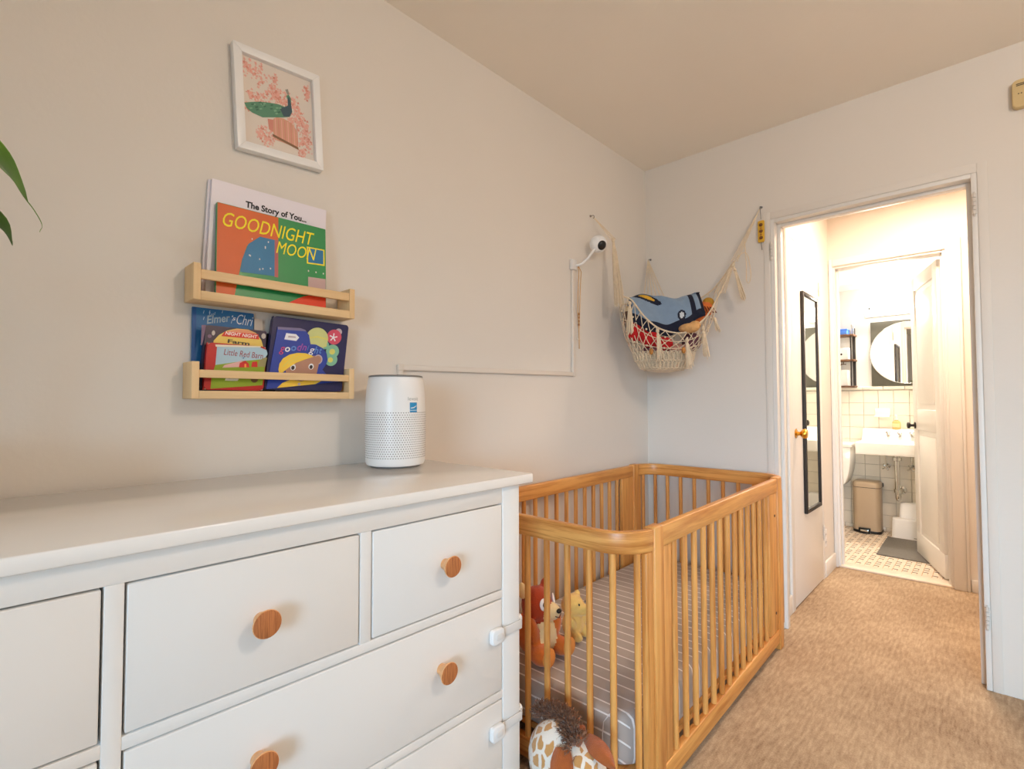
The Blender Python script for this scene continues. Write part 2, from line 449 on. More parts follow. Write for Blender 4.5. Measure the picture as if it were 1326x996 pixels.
def rrect(u0, v0, u1, v1, r, n=4, corners=(1, 1, 1, 1)):
    """rounded rectangle, counter-clockwise from lower-left; corners: ll, lr, ur, ul"""
    out = []
    for k, (cx, cy, a0) in enumerate(((u0 + r, v0 + r, 180), (u1 - r, v0 + r, 270), (u1 - r, v1 - r, 0), (u0 + r, v1 - r, 90))):
        if not corners[k]:
            out.append(((u0, v0), (u1, v0), (u1, v1), (u0, v1))[k]); continue
        for i in range(n + 1):
            a = math.radians(a0 + 90 * i / n); out.append((cx + r * math.cos(a), cy + r * math.sin(a)))
    return out

def oval(u, v, ru, rv=None, n=20):
    rv = ru if rv is None else rv
    return [(u + ru * math.cos(2 * math.pi * k / n), v + rv * math.sin(2 * math.pi * k / n)) for k in range(n)]

def rotm(ax, deg): return Matrix.Rotation(math.radians(deg), 3, ax)
# ------------------------------------------------------------------ the setting
X1, Y0, YB, YH, HZ = 4.6, -2.80, 2.783, 4.12, 2.55     # right wall, window wall, door wall, hall end, ceiling
YB2 = 2.905                                            # hall side of the door wall
YH2, YE = 4.225, 5.48                                  # bathroom side, bathroom end wall
HX0, HX1 = 0.69, 2.30
BX0, BX1, BZ = 0.0, 1.46, 2.15
DX0, DX1, DZ = 0.705, 1.485, 2.075                     # rough opening, bedroom door
EX0, EX1, EZ = 0.712, 1.318, 2.085                     # rough opening, bathroom door

def struct(name, mb, m, label, cat, parent=None, **k):
    o = mb.build(name, m, parent, **k); o['kind'] = 'structure'
    if parent is None: o['label'] = label; o['category'] = cat
    return o

def wall_hole(mb, axis, a0, a1, p0, p1, z0, z1, h):
    """wall slab along one axis with one rectangular hole h = (h0, h1, hz0, hz1)"""
    def bx(s0, s1, q0, q1):
        if s1 - s0 < 1e-6 or q1 - q0 < 1e-6: return
        if axis == 'X': mb.box(s0, p0, q0, s1, p1, q1)
        else: mb.box(p0, s0, q0, p1, s1, q1)
    bx(a0, h[0], z0, z1); bx(h[1], a1, z0, z1); bx(h[0], h[1], z0, h[2]); bx(h[0], h[1], h[3], z1)

struct('floor', MB().box(-0.1, Y0 - 0.1, -0.1, X1 + 0.1, YH + 0.012, 0), M['carpet'], 'tan ribbed carpet through the bedroom and hallway', 'floor')
struct('ceiling', MB().box(-0.1, Y0 - 0.1, HZ, X1 + 0.1, YH2, HZ + 0.1), M['ceil'], 'plain painted ceiling over the bedroom and hallway', 'ceiling')
struct('wall_left', MB().box(-0.1, Y0 - 0.1, 0, 0, YB2, HZ), M['wall'], 'long off-white wall behind the dresser and crib', 'wall')
mb = MB(); wall_hole(mb, 'X', 0, X1, YB, YB2, 0, HZ, (DX0, DX1, 0, DZ))
struct('wall_back', mb, M['wall'], 'off-white wall with the open doorway beside the crib', 'wall')
struct('wall_right', MB().box(X1, Y0 - 0.1, 0, X1 + 0.1, YB2, HZ), M['wall'], 'off-white bedroom wall opposite the dresser', 'wall')
mb = MB(); wall_hole(mb, 'X', 0, X1, Y0 - 0.1, Y0, 0, HZ, (WX0, WX1, WZ0, WZ1))
struct('wall_front', mb, M['wall'], 'off-white bedroom wall that holds the daylight window', 'wall')
# bedroom window
win = MB()
for x0, x1, z0, z1 in ((WX0, WX0 + .05, WZ0, WZ1), (WX1 - .05, WX1, WZ0, WZ1), (WX0 + .05, WX1 - .05, WZ0, WZ0 + .05), (WX0 + .05, WX1 - .05, WZ1 - .05, WZ1), (3.175, 3.225, WZ0 + .05, WZ1 - .05), (WX0 + .05, 3.175, 1.46, 1.49), (3.225, WX1 - .05, 1.46, 1.49)):
    win.box(x0, Y0 - .08, z0, x1, Y0 - .03, z1)
wo = struct('window_1', win, M['trim'], 'white framed double window that lights the bedroom', 'window')
for x0, x1 in ((WX0 + .05, 3.175), (3.225, WX1 - .05)):
    for z0, z1 in ((WZ0 + .05, 1.46), (1.49, WZ1 - .05)):
        MB().box(x0, Y0 - .058, z0, x1, Y0 - .054, z1).build('pane', M['pane'], wo)
MB().box(WX0 - .04, Y0, WZ0 - .03, WX1 + .04, Y0 + .06, WZ0).build('window_sill', M['trim'], wo)

# hallway
struct('wall_hall_left', MB().box(HX0 - 0.1, YB2, 0, HX0, YH, HZ), M['wall'], 'hallway wall around the closet door', 'wall')
struct('wall_hall_right', MB().box(HX1, YB2, 0, HX1 + 0.1, YH, HZ), M['wall'], 'hallway wall beyond the bedroom doorway', 'wall')
mb = MB(); wall_hole(mb, 'X', BX0 - 0.1, HX1 + 0.1, YH, YH2, 0, HZ, (EX0, EX1, 0, EZ))
struct('wall_hall_back', mb, M['wall'], 'hallway end wall around the bathroom doorway', 'wall')

# bathroom shell
struct('wall_bathroom_left', MB().box(BX0 - .1, YH2, 0, BX0, YE + .1, BZ), M['bwall'], 'bathroom side wall behind the toilet', 'wall')
struct('wall_bathroom_right', MB().box(BX1, YH2, 0, BX1 + .1, YE + .1, BZ), M['bwall'], 'bathroom side wall behind the open door', 'wall')
struct('ceiling_bathroom', MB().box(BX0 - .1, YH2, BZ, BX1 + .1, YE + .1, BZ + .1), M['bwall'], 'low white bathroom ceiling', 'ceiling')
struct('wall_bathroom_back', MB().box(BX0, YE, 0, BX1, YE + .1, BZ), M['bwall'], 'bathroom end wall with white tile to half height', 'wall')
wt = bpy.data.objects['wall_bathroom_back']
ZT = 1.238
MB().box(BX0, YE - .004, 0, BX1, YE, ZT).build('grout_bed', M['grout'], wt)
TS = 0.1085
tm = MB().box(0, -0.008, 0, TS - .003, 0, TS - .003).mesh('tile', M['tile'], bevel=0.0012, seg=1, smooth=15)
for i in range(13):
    for j in range(11):
        x, z = BX0 + .02 + i * TS, .04 + j * TS
        inst(tm, 'tile', wt, (x + random.uniform(-.0006, .0006), YE - .0035 + random.uniform(-.0006, .0006), z))
cm = MB().box(0, -.016, 0, .150, 0, .03).mesh('cap_tile', M['tile'], bevel=0.006, seg=3)
for i in range(9): inst(cm, 'cap_tile', wt, (BX0 + .05 + i * .153, YE - .003, ZT + .002))
bm_ = MB().box(0, -.014, 0, .150, 0, .036).mesh('base_tile', M['tile'], bevel=0.004, seg=2)
for i in range(9): inst(bm_, 'base_tile', wt, (BX0 + .05 + i * .153, YE - .003, .003))
# bathroom floor: basket-weave mosaic on grout
fb = struct('floor_bathroom', MB().box(BX0, YH + .02, -.1, BX1, YE, .004), M['fgrout'], 'bathroom floor of small white and dark mosaic tiles', 'floor')
fm = MB()
P = 0.052; g = 0.0022
for i in range(28):
    for j in range(26):
        x, y = BX0 + .003 + i * P, YH + .03 + j * P
        if y + P > YE - .01: continue
        z = .0058 + random.uniform(-.0003, .0003)
        d = 0.014
        if (i + j) % 2 == 0:
            for k in range(2): fm.box(x + g, y + g + k * (P - d) / 2, .003, x + P - g, y + (k + 1) * (P - d) / 2, z, 0)
        else:
            for k in range(2): fm.box(x + g + k * P / 2, y + g, .003, x + (k + 1) * P / 2 - g / 2, y + P - d - g / 2, z, 0)
        q = x + ((i * 7 + j * 3) % 5) * .004
        fm.box(x + g, y + P - d + g / 2, .003, x + P * .55, y + P, z, 1 if (i * 5 + j * 3) % 4 != 0 else 0)
        fm.box(x + P * .55 + g, y + P - d + g / 2, .003, x + P - g, y + P, z, 0)
o = fm.build('mosaic_field', [M['ftile'], M['fdark']], fb); o['kind'] = 'stuff'
MB().box(EX0, YH - .002, .0, EX1, YH2 + .01, .012).build('threshold', M['ftile'], fb, bevel=.003)

# bedroom doorway: lining, stops, flat casing, painted-over hinges
t1 = struct('trim_1', MB().box(DX0, YB - .004, 0, DX0 + .018, YB2, DZ), M['trim'], 'painted wooden lining and casing of the bedroom doorway', 'trim')
def tpart(name, *b, parent=t1, bevel=.002): return MB().box(*b).build(name, M['trim'], parent, bevel=bevel)
tpart('jamb', DX1 - .018, YB - .004, 0, DX1, YB2, DZ)
tpart('head_jamb', DX0 + .018, YB - .004, DZ - .018, DX1 - .018, YB2, DZ)
tpart('door_stop', DX0 + .018, YB + .045, 0, DX0 + .034, YB + .085, DZ - .018)
tpart('door_stop', DX1 - .034, YB + .045, 0, DX1 - .018, YB + .085, DZ - .018)
tpart('door_stop', DX0 + .034, YB + .045, DZ - .034, DX1 - .034, YB + .085, DZ - .018)
def wcase(*b): return MB().box(*b).build('casing', M['wall'], t1, bevel=.0015)
wcase(DX0 - .034, YB - .004, 0, DX0 - .001, YB, DZ + .038)
wcase(DX1 + .001, YB - .004, 0, DX1 + .032, YB, DZ + .038)
wcase(DX0 - .001, YB - .004, DZ + .001, DX1 + .001, YB, DZ + .038)
def hinge(parent, x, y, z, h=.085, axis='Z'):
    k = MB()
    for a in range(5):
        k.lathe([(0, z - h / 2 + a * h / 5), (.0065, z - h / 2 + a * h / 5 + .001), (.0065, z - h / 2 + (a + 1) * h / 5 - .001), (0, z - h / 2 + (a + 1) * h / 5)], (x, y, 0), 'Z', 10)
    k.lathe([(0, z + h / 2), (.0045, z + h / 2), (.003, z + h / 2 + .007), (0, z + h / 2 + .008)], (x, y, 0), 'Z', 8)
    k.lathe([(0, z - h / 2), (.0045, z - h / 2), (.003, z - h / 2 - .007), (0, z - h / 2 - .008)], (x, y, 0), 'Z', 8)
    return k.build('hinge', M['paintedmetal'], parent, smooth=40)
hinge(t1, DX1 - .009, YB - .010, 1.945); hinge(t1, DX1 - .009, YB - .010, .285)
hinge(t1, DX0 + .004, YB - .010, 1.91, .09)

# bathroom doorway
t2 = struct('trim_2', MB().box(EX0, YH - .004, .012, EX0 + .016, YH2, EZ), M['trim'], 'painted lining and casing of the bathroom doorway', 'trim')
tpart('jamb', EX1 - .016, YH - .004, .012, EX1, YH2, EZ, parent=t2)
tpart('head_jamb', EX0 + .016, YH - .004, EZ - .016, EX1 - .016, YH2, EZ, parent=t2)
tpart('door_stop', EX1 - .028, YH + .03, .012, EX1 - .016, YH + .06, EZ - .016, parent=t2)
tpart('door_stop', EX0 + .016, YH + .03, .012, EX0 + .028, YH + .06, EZ - .016, parent=t2)
tpart('casing', EX1 - .002, YH - .018, 0, EX1 + .058, YH, EZ + .05, parent=t2, bevel=.004)
tpart('casing', EX1 + .058, YH - .026, 0, EX1 + .072, YH, EZ + .064, parent=t2, bevel=.004)
tpart('casing', HX0 + .002, YH - .018, 0, EX0 + .002, YH, EZ + .05, parent=t2, bevel=.004)
tpart('casing', EX0 + .002, YH - .018, EZ - .002, EX1 - .002, YH, EZ + .05, parent=t2, bevel=.004)

# closet door in the hallway side wall
CY0, CY1, CZ = 3.115, 3.752, 2.066
d1 = struct('door_1', MB().box(HX0 + .001, CY0, .010, HX0 + .012, CY1, CZ), M['trim'], 'flat white closet door with a brass knob in the hallway', 'door', bevel=.002)
kb = MB()
kb.lathe([(0, .011), (.026, .012), (.026, .016), (.012, .019), (.010, .034), (.017, .040), (.0275, .052), (.0275, .060), (.022, .070), (0, .073)], (HX0, CY0 + .062, .962), 'X', 24)
kb.build('door_knob', M['brass'], d1, smooth=40)
hinge(d1, HX0 + .016, CY1 + .006, 1.87, .08); hinge(d1, HX0 + .016, CY1 + .006, .30, .08)
t3 = struct('trim_3', MB().box(HX0, CY0 - .062, 0, HX0 + .014, CY0 - .004, CZ + .06), M['trim'], 'painted casing around the hallway closet door', 'trim', bevel=.003)
tpart('casing', HX0, CY1 + .014, 0, HX0 + .010, CY1 + .05, CZ + .06, parent=t3)
tpart('casing', HX0, CY0 - .004, CZ + .004, HX0 + .010, CY1 + .014, CZ + .06, parent=t3)

# bathroom door, swung into the bathroom
ang = math.atan2(4.87 - 4.25, 1.106 - 1.296)
d2 = thing('door_2', 'white panelled bathroom door standing open beside the sink', 'door', (1.300, 4.245, 0), rot=(0, 0, ang), kind='structure')
L = .655; T = .036
mb = MB().box(.0, 0, .018, L, T, .17).box(0, 0, .17, .10, T, 2.055).box(L - .10, 0, .17, L, T, 2.055).box(.10, 0, 1.955, L - .10, T, 2.055).box(.10, 0, .93, L - .10, T, 1.08)
mb.build('door_frame', M['trim'], d2, local=True, bevel=.004)
for z0, z1 in ((.17, .93), (1.08, 1.955)):
    MB().box(.10, .010, z0, L - .10, T - .010, z1).build('door_panel', M['trim'], d2, local=True)
    MB().box(.135, .004, z0 + .035, L - .135, T - .004, z1 - .035).build('raised_field', M['trim'], d2, local=True, bevel=.006)
kn = MB().lathe([(0, 0), (.024, .001), (.024, .006), (.010, .009), (.010, .028), (.024, .038), (.024, .048), (0, .054)], (L - .055, T, .96), 'Y', 20)
kn.lathe([(0, 0), (.024, -.001), (.024, -.006), (.010, -.009), (.010, -.028), (.024, -.038), (.024, -.048), (0, -.054)], (L - .055, 0, .96), 'Y', 20)
kn.build('door_knob', M['blackmetal'], d2, local=True, smooth=40)
for z in (.30, 1.80):
    MB().lathe([(0, z - .04), (.007, z - .04), (.007, z + .04), (0, z + .04)], (-.004, .0, 0), 'Z', 10).build('hinge', M['paintedmetal'], d2, local=True, smooth=40)

# baseboards
def base(name, label, *b): return struct(name, MB().box(*b), M['trim'], label, 'baseboard', bevel=.004)
base('baseboard_left', 'white baseboard along the wall behind the crib', 0, Y0, 0, .008, YB, .085)
base('baseboard_hall_left', 'short baseboard between the closet door and the hallway corner', HX0, CY1 + .052, 0, HX0 + .014, YH - .03, .10)
base('baseboard_hall_near', 'short baseboard between the bedroom door and the closet door', HX0, YB2, 0, HX0 + .014, CY0 - .064, .10)
base('baseboard_hall_back', 'white baseboard on the hallway end wall beside the bathroom doorway', EX1 + .075, YH - .014, 0, HX1, YH, .075)
# ------------------------------------------------------------------ dresser
XF = 0.570
DR = thing('dresser', 'long white eight-drawer dresser with round wooden knobs', 'dresser', (.30, .146, 0))
LX0, RX1 = -.73, 1.022
mb = MB().box(.022, LX0 - .035, .925, .588, RX1 + .038, .95)
mb.build('top', M['dressertop'], DR, bevel=.003)
MB().box(.03, LX0, 0.12, .55, LX0 + .018, .925).build('side_panel', M['dresser'], DR)
MB().box(.03, RX1 - .018, 0.12, .55, RX1, .925).build('side_panel', M['dresser'], DR)
MB().box(.03, LX0 + .018, 0.12, .036, RX1 - .018, .925).build('back_panel', M['dresser'], DR)
MB().box(.036, LX0 + .018, .125, .535, RX1 - .018, .14).box(.515, LX0 + .018, .14, .535, RX1 - .018, .92).build('carcass', M['gap'], DR)
for y0, y1 in ((LX0, LX0 + .064), (RX1 - .064, RX1)):
    MB().box(.50, y0, 0, XF, y1, .925).build('leg', M['dresser'], DR, bevel=.002)
    MB().box(.03, y0, 0, .09, y1, .12).build('leg', M['dresser'], DR, bevel=.002)
MB().box(.52, LX0 + .064, .881, XF - .001, RX1 - .064, .925).build('top_rail', M['dresser'], DR, bevel=.001)
MB().box(.52, .134, .10, XF - .0005, .158, .881).build('centre_post', M['dresser'], DR, bevel=.001)
for s in (0, 1):
    ya, yb = ((LX0 + .064, .134), (.158, RX1 - .064))[s]
    ym = (ya + yb) / 2
    MB().box(.52, ym - .0125, .656, XF - .001, ym + .0125, .881).build('drawer_divider', M['dresser'], DR, bevel=.001)
    for z0, z1 in ((.636, .656), (.380, .399), (.10, .128)):
        MB().box(.52, ya, z0, XF - .001, yb, z1).build('rail', M['dresser'], DR, bevel=.001)
    fronts = [(ya, ym - .0125, .656, .881, 1), (ym + .0125, yb, .656, .881, 1), (ya, yb, .399, .636, 2), (ya, yb, .128, .380, 2)]
    for a, b, z0, z1, nk in fronts:
        d = MB().box(.545, a + .0035, z0 + .0035, XF, b - .0035, z1 - .0035).build('drawer', M['dresser'], DR, bevel=.002)
        ks = [(a + b) / 2] if nk == 1 else [a + (b - a) * .24, b - (b - a) * .255]
        for ky in ks:
            kz = {.656: .768, .399: .530, .128: .262}[z0]
            k = MB().lathe([(0, XF - .001), (.0125, XF), (.0135, XF + .008), (.0215, XF + .024), (.0245, XF + .0295), (.0235, XF + .0315)], (0, ky, kz), 'X', 28, 0)
            k.lathe([(.0235, XF + .0315), (.021, XF + .0325), (0, XF + .0325)], (0, ky, kz), 'X', 28, 1)
            k.build('knob', [M['knob'], M['knobface']], d, smooth=45)

# child safety latches across the drawer gap
def latch(z, label):
    t = thing('child_safety_latch', label, 'latch', (XF + .005, .96, z - .02), 'drawer safety latches')
    y = .930
    MB().uv(rrect(y - .024, z - .019, y + .020, z + .019, .010, 5), XF + .0015, XF + .016).build('latch_pad', M['white'], t, bevel=.003)
    MB().uv(rrect(y - .012, z - .008, y + .012, z + .008, .007, 5), XF + .016, XF + .018).build('release_button', M['softwhite'], t, bevel=.0008)
    st = MB().box(XF + .0035, y + .02, z - .012, XF + .006, RX1 + .004, z + .012)
    st.box(XF - .045, RX1 + .0015, z - .012, XF + .006, RX1 + .004, z + .012)
    st.build('strap', M['softwhite'], t, bevel=.0008)
    MB().xz(rrect(XF - .060, z - .019, XF - .004, z + .019, .010, 5), RX1 + .0042, RX1 + .017).build('latch_pad', M['white'], t, bevel=.003)
latch(.549, 'white child safety latch on the middle wide drawer, just under the small drawers')
latch(.308, 'white child safety latch on the lower wide drawer, near the giraffe plush')

# ------------------------------------------------------------------ air purifier
PC = (.163, .898)
AP = thing('air_purifier', 'white cylindrical air purifier with a perforated lower half on the dresser', 'air purifier', (PC[0], PC[1], .951))
z = .951
prof = [(0, z + .004), (.078, z + .004), (.086, z + .006), (.0895, z + .014), (.0905, z + .03), (.092, z + .10), (.0915, z + .16), (.090, z + .21), (.0875, z + .24), (.084, z + .262), (.0815, z + .272), (.0785, z + .276), (.074, z + .276), (.073, z + .268), (0, z + .268)]
MB().lathe(prof, (*PC, 0), 'Z', 56).build('body', M['white'], AP, smooth=35)
MB().lathe([(0, z), (.076, z), (.076, z + .005), (0, z + .005)], (*PC, 0), 'Z', 40).build('base_ring', M['grey'], AP, smooth=40)
gr = MB()
gr.lathe([(.0805, z + .2735), (.083, z + .2715), (.0815, z + .276), (.079, z + .277), (.0765, z + .2775), (.0765, z + .2755)], (*PC, 0), 'Z', 56)
gr.lathe([(0, z + .270), (.072, z + .270), (.072, z + .272), (0, z + .272)], (*PC, 0), 'Z', 40)
for k in range(24):
    a = 2 * math.pi * k / 24
    gr.tube([(PC[0] + .02 * math.cos(a), PC[1] + .02 * math.sin(a), z + .274), (PC[0] + .07 * math.cos(a + .35), PC[1] + .07 * math.sin(a + .35), z + .274)], .0015, 4)
gr.build('top_grille', M['grey'], AP, smooth=40)
def pr(zz):
    pts = [(p[1], p[0]) for p in prof[3:10]]
    for (a, ra), (b, rb) in zip(pts, pts[1:]):
        if a <= zz <= b: return ra + (rb - ra) * (zz - a) / (b - a)
    return .0915
hl = MB()
for j in range(21):
    zz = z + .030 + j * .0067
    for k in range(76):
        a = 2 * math.pi * (k + .5 * (j % 2)) / 76
        r = pr(zz) + .0003; c = Vector((math.cos(a), math.sin(a), 0)); t = Vector((-math.sin(a), math.cos(a), 0))
        o = Vector((PC[0], PC[1], zz)) + c * r
        hl.add([o + t * (.0016 * math.cos(b)) + Vector((0, 0, .0016 * math.sin(b))) for b in [i * math.pi / 3 for i in range(6)]], [(0, 1, 2, 3, 4, 5)])
o = hl.build('vent_holes', M['dark'], AP); o['kind'] = 'stuff'
# sticker and lettering wrap the front
def wrap(mb_, a0, zc, eps):
    out = MB(); out.f = mb_.f; out.m = mb_.m
    for (x, u, v) in mb_.v:
        a = a0 + u / .091; r = pr(min(zc + v, z + .21)) + eps + x
        out.v.append((PC[0] + r * math.cos(a), PC[1] + r * math.sin(a), zc + v))
    return out
aS = math.radians(-31 + 32)
st = MB()
for i in range(6):
    st.uv([(-.0125 + i * .0042, -.0145), (-.0125 + (i + 1) * .0042, -.0145), (-.0125 + (i + 1) * .0042, .0145), (-.0125 + i * .0042, .0145)], 0, .0006, 0)
    st.uv([(-.0125 + i * .0042, -.0095), (-.0125 + (i + 1) * .0042, -.0095), (-.0125 + (i + 1) * .0042, -.0080), (-.0125 + i * .0042, -.0080)], .0006, .0009, 1)
st.uv([(-.0095, -.0035), (.002, -.002), (.0105, .004), (.0105, .0056), (.001, .0006), (-.0095, -.001)], .0006, .0009, 1)
wrap(st, aS, z + .180, .0004).build('energy_sticker', [mat('sticker_blue', (20, 140, 196), .4), M['white']], AP)
tx = MB(); text_mesh(tx, 'levoit', -.018, 0, .036, .0105, 0, 0)
wrap(tx, aS, z + .2005, .0005).build('lettering', mat('grey_print', (150, 156, 156), .5), AP)

# ------------------------------------------------------------------ book ledges
def ledge(z0, ztop, zr0, zr1, zp, label):
    t = thing('book_ledge', label, 'shelf', (.04, .583, z0), 'wall book ledges')
    ya, yb = .364, .803
    for y in (ya, yb - .017): MB().box(.0015, y, z0, .080, y + .017, ztop).build('side_panel', M['birch_z'], t, bevel=.0012)
    MB().box(.0015, ya + .017, z0, .080, yb - .017, zp).build('shelf_board', M['birch_y'], t, bevel=.001)
    MB().box(.066, ya + .017, zr0, .078, yb - .017, zr1).build('front_rail', M['birch_y'], t, bevel=.0015)
ledge(1.405, 1.497, 1.459, 1.483, 1.428, 'birch wall ledge holding two large white picture books and the green one')
ledge(1.157, 1.250, 1.210, 1.230, 1.177, 'birch wall ledge holding small board books, directly above the dresser')

def bmats(*cols): return [mat('print_%d_%d_%d' % c, c, .42, .03, 20) for c in cols]

def book(label, y, zb, x, wd, h, th, lean, roll, cover, r=.002, board=False):
    """stands on the ledge facing +X; local Y = width, local Z = height, local X = thickness"""
    zb += max(0, wd * math.sin(math.radians(roll)))          # a tilted book rests on its lower corner
    t = thing('picture_book', label, 'book', (x, y, zb), 'picture books on the ledges', rot=(math.radians(-roll), math.radians(-lean), 0))
    n = .0022 if not board else .004
    c = MB()
    c.uv(rrect(0, 0, wd, h, r, 4), 0, n); c.uv(rrect(0, 0, wd, h, r, 4), th - n, th)
    c.box(n, 0, 0, th - n, .003, h)
    c.build('cover', cover, t, local=True)
    pg = .003 if not board else .0012
    MB().box(n, .003, pg, th - n, wd - pg, h - pg).build('pages', M['paper'], t, local=True)
    return t

def slump(t, k):
    """pages that have slid sideways under their own weight"""
    for ch in t.children:
        for v in ch.data.vertices: v.co.y += k * v.co.z

def at(t, mb_, name, mats): return mb_.build(name, mats, t, local=True)

# upper ledge
wc = mat('white_book_cloth', (236, 232, 240), .5, .01)
WB = book('thin white hardcover book pressed against the wall, behind the white story book', .399, 1.430, .006, .318, .312, .009, 1.0, 0, wc)
SB = book('large white picture book with black title, behind the green and orange book', .405, 1.430, .0185, .318, .313, .010, 1.6, 0, mat('white_book_cover', (232, 226, 236), .35, .01))
tx = MB(); text_mesh(tx, 'The Story of You...', .085, .252, .172, .024, .0105, 0, 0, .032)
at(SB, tx, 'lettering', mat('black_ink', (30, 28, 34), .6))
GW, GH = .300, .248
M_YEL = mat('yellow_ink', (250, 232, 20), .5)
GM = book('green and orange picture book with large yellow hand-lettered title', .421, 1.4295, .046, GW, GH, .011, 4.9, 0, mat('green_book_cover', (34, 140, 76), .35, .04, 12))
pm = bmats((214, 96, 30), (18, 116, 164), (236, 230, 224), (224, 60, 16), (196, 164, 160), (250, 226, 20), (176, 92, 90))
p = MB(); W = .0111
p.uv([(.001, .001), (.045, .001), (.055, .06), (.062, .10), (.075, .145), (.145, .175), (.158, .178), (.158, GH - .001), (.001, GH - .001)], W, W + .0003, 0)
p.uv([(.058, .068), (.150, .072), (.150, .178), (.108, .178), (.078, .150), (.063, .105)], W + .0003, W + .0006, 1)
p.uv([(.148, .070), (.158, .070), (.158, .180), (.148, .178)], W + .0003, W + .0007, 6)
for i in range(11):
    a, b = random.uniform(.075, .14), random.uniform(.08, .168)
    p.uv(oval(a, b, .0018, .0028, 6), W + .0006, W + .0009, 2)
p.uv([(.185, .0), (.299, .001), (.299, .036), (.262, .036), (.23, .026), (.205, .012)], W, W + .0003, 3)
p.uv([(.245, .037), (.299, .037), (.299, .090), (.245, .088)], W, W + .0003, 4)
p.uv([(.241, .128), (.296, .131), (.296, .182), (.241, .180)], W, W + .0003, 5)
p.uv([(.245, .132), (.292, .135), (.292, .178), (.245, .176)], W + .0003, W + .0006, 1)
for k in range(3): p.uv(oval(.246 + k * .023, .106, .002, .003, 6), W, W + .0003, 2)
at(GM, p, 'cover_print', pm)
tx = MB(); text_mesh(tx, 'GOODNIGHT', .014, .186, .250, .040, W + .0008, 0, .30, .002)
at(GM, tx, 'lettering', M_YEL)
tx = MB(); text_mesh(tx, 'MOON', .152, .141, .118, .036, W + .0010, 0, .30, 0)
at(GM, tx, 'lettering', M_YEL)
tx = MB(); text_mesh(tx, 'Pictures by Clement Hurd', .098, .034, .125, .012, W + .0004, 0, .2)
at(GM, tx, 'lettering', M_YEL)

# lower ledge
BB = book('tall blue picture book with pale script lettering, tucked under the upper ledge', .3815, 1.1785, .004, .151, .218, .007, 1.0, 0, mat('blue_book_cover', (16, 102, 160), .35, .08, 16))
p = MB()
for i in range(26):
    a, b = random.uniform(.018, .06) if i < 18 else random.uniform(.06, .15), random.uniform(.10, .21)
    p.uv([(a, b), (a + .0012, b), (a + .003, b + .008), (a + .0018, b + .008)], .0072, .0074, 0)
p.uv([(0, 0), (.009, 0), (.009, .218), (0, .218)], .0072, .0074, 1)
p.uv([(.05, .10), (.148, .10), (.150, .14), (.13, .153), (.10, .150), (.07, .138)], .0072, .0075, 2)
at(BB, p, 'cover_print', bmats((190, 214, 228), (14, 84, 150), (40, 78, 120)))
tx = MB(); text_mesh(tx, "Elmer", .034, .176, .060, .022, .0077, 0, .35, .02, .22); text_mesh(tx, "'s", .094, .193, .011, .013, .0077, 1, .3, .01); text_mesh(tx, 'Chri', .106, .184, .042, .028, .0077, 1, .3, -.006, -.06)
at(BB, tx, 'lettering', bmats((150, 176, 190), (228, 236, 242)))
book('narrow cream book standing beside the blue picture book', .5345, 1.1785, .004, .022, .205, .006, 1.0, 0, mat('cream_book_cover', (222, 206, 190), .6))
book('thin black board book wedged between the red barn book and the navy book', .548, 1.1785, .0118, .042, .165, .007, 1.0, 0, mat('black_book_cover', (30, 26, 30), .4), board=True)

def crop(px, x0, y0, sc): return lambda *c: [(x0 + a / sc, y0 + b / sc) for a, b in c]
def warp(tl, tr, bl, wd, h):
    """maps points read off the cover to the cover's own width and height"""
    ux, uy = (tr[0] - tl[0]) / wd, (tr[1] - tl[1]) / wd
    vx, vy = (tl[0] - bl[0]) / h, (tl[1] - bl[1]) / h
    det = ux * vy - uy * vx
    def f(*pts):
        out = []
        for a, b in pts:
            dx, dy = a - bl[0], b - bl[1]
            out.append(((dx * vy - dy * vx) / det, (ux * dy - uy * dx) / det))
        return out
    return f

NN = book('dark purple board book with a yellow arch and red title banner', .392, 1.1785, .026, .152, .168, .018, 3.4, .6, mat('plum_book_cover', (52, 34, 60), .35, .25, 14), .006, True)
K = warp((150, 60), (905, 118), (75, 905), .152, .168); W = .0181
p = MB()
p.uv(K((235, 270), (300, 190), (400, 125), (520, 95), (660, 105), (760, 150), (830, 250), (855, 350), (860, 560), (235, 560)), W, W + .0003, 0)
p.uv(K((345, 190), (400, 135), (520, 104), (660, 112), (750, 152), (780, 190)), W + .0003, W + .0005, 1)
p.uv(K((370, 140), (790, 165), (800, 240), (325, 205)), W + .0005, W + .0008, 2)
p.uv(oval(*K((860, 190))[0], .006, .008, 10), W, W + .0003, 3); p.uv(oval(*K((235, 165))[0], .004, .007, 8), W, W + .0003, 3); p.uv(oval(*K((190, 210))[0], .005, .005, 8), W, W + .0003, 4)
p.uv(K((100, 65), (150, 62), (140, 140), (105, 330), (90, 330)), W, W + .0002, 4)
at(NN, p, 'cover_print', bmats((236, 204, 98), (226, 150, 110), (216, 52, 34), (196, 186, 176), (120, 92, 120)))
tx = MB(); a = K((372, 190))[0]; text_mesh(tx, 'NIGHT NIGHT', a[0], a[1] + .001, .081, .0095, W + .001, 0, .15, .02, -.03)
a = K((400, 295))[0]; text_mesh(tx, 'Farm', a[0], a[1], .055, .0105, W + .0006, 1, 0, .03, -.05)
at(NN, tx, 'lettering', bmats((250, 240, 232), (62, 54, 40)))

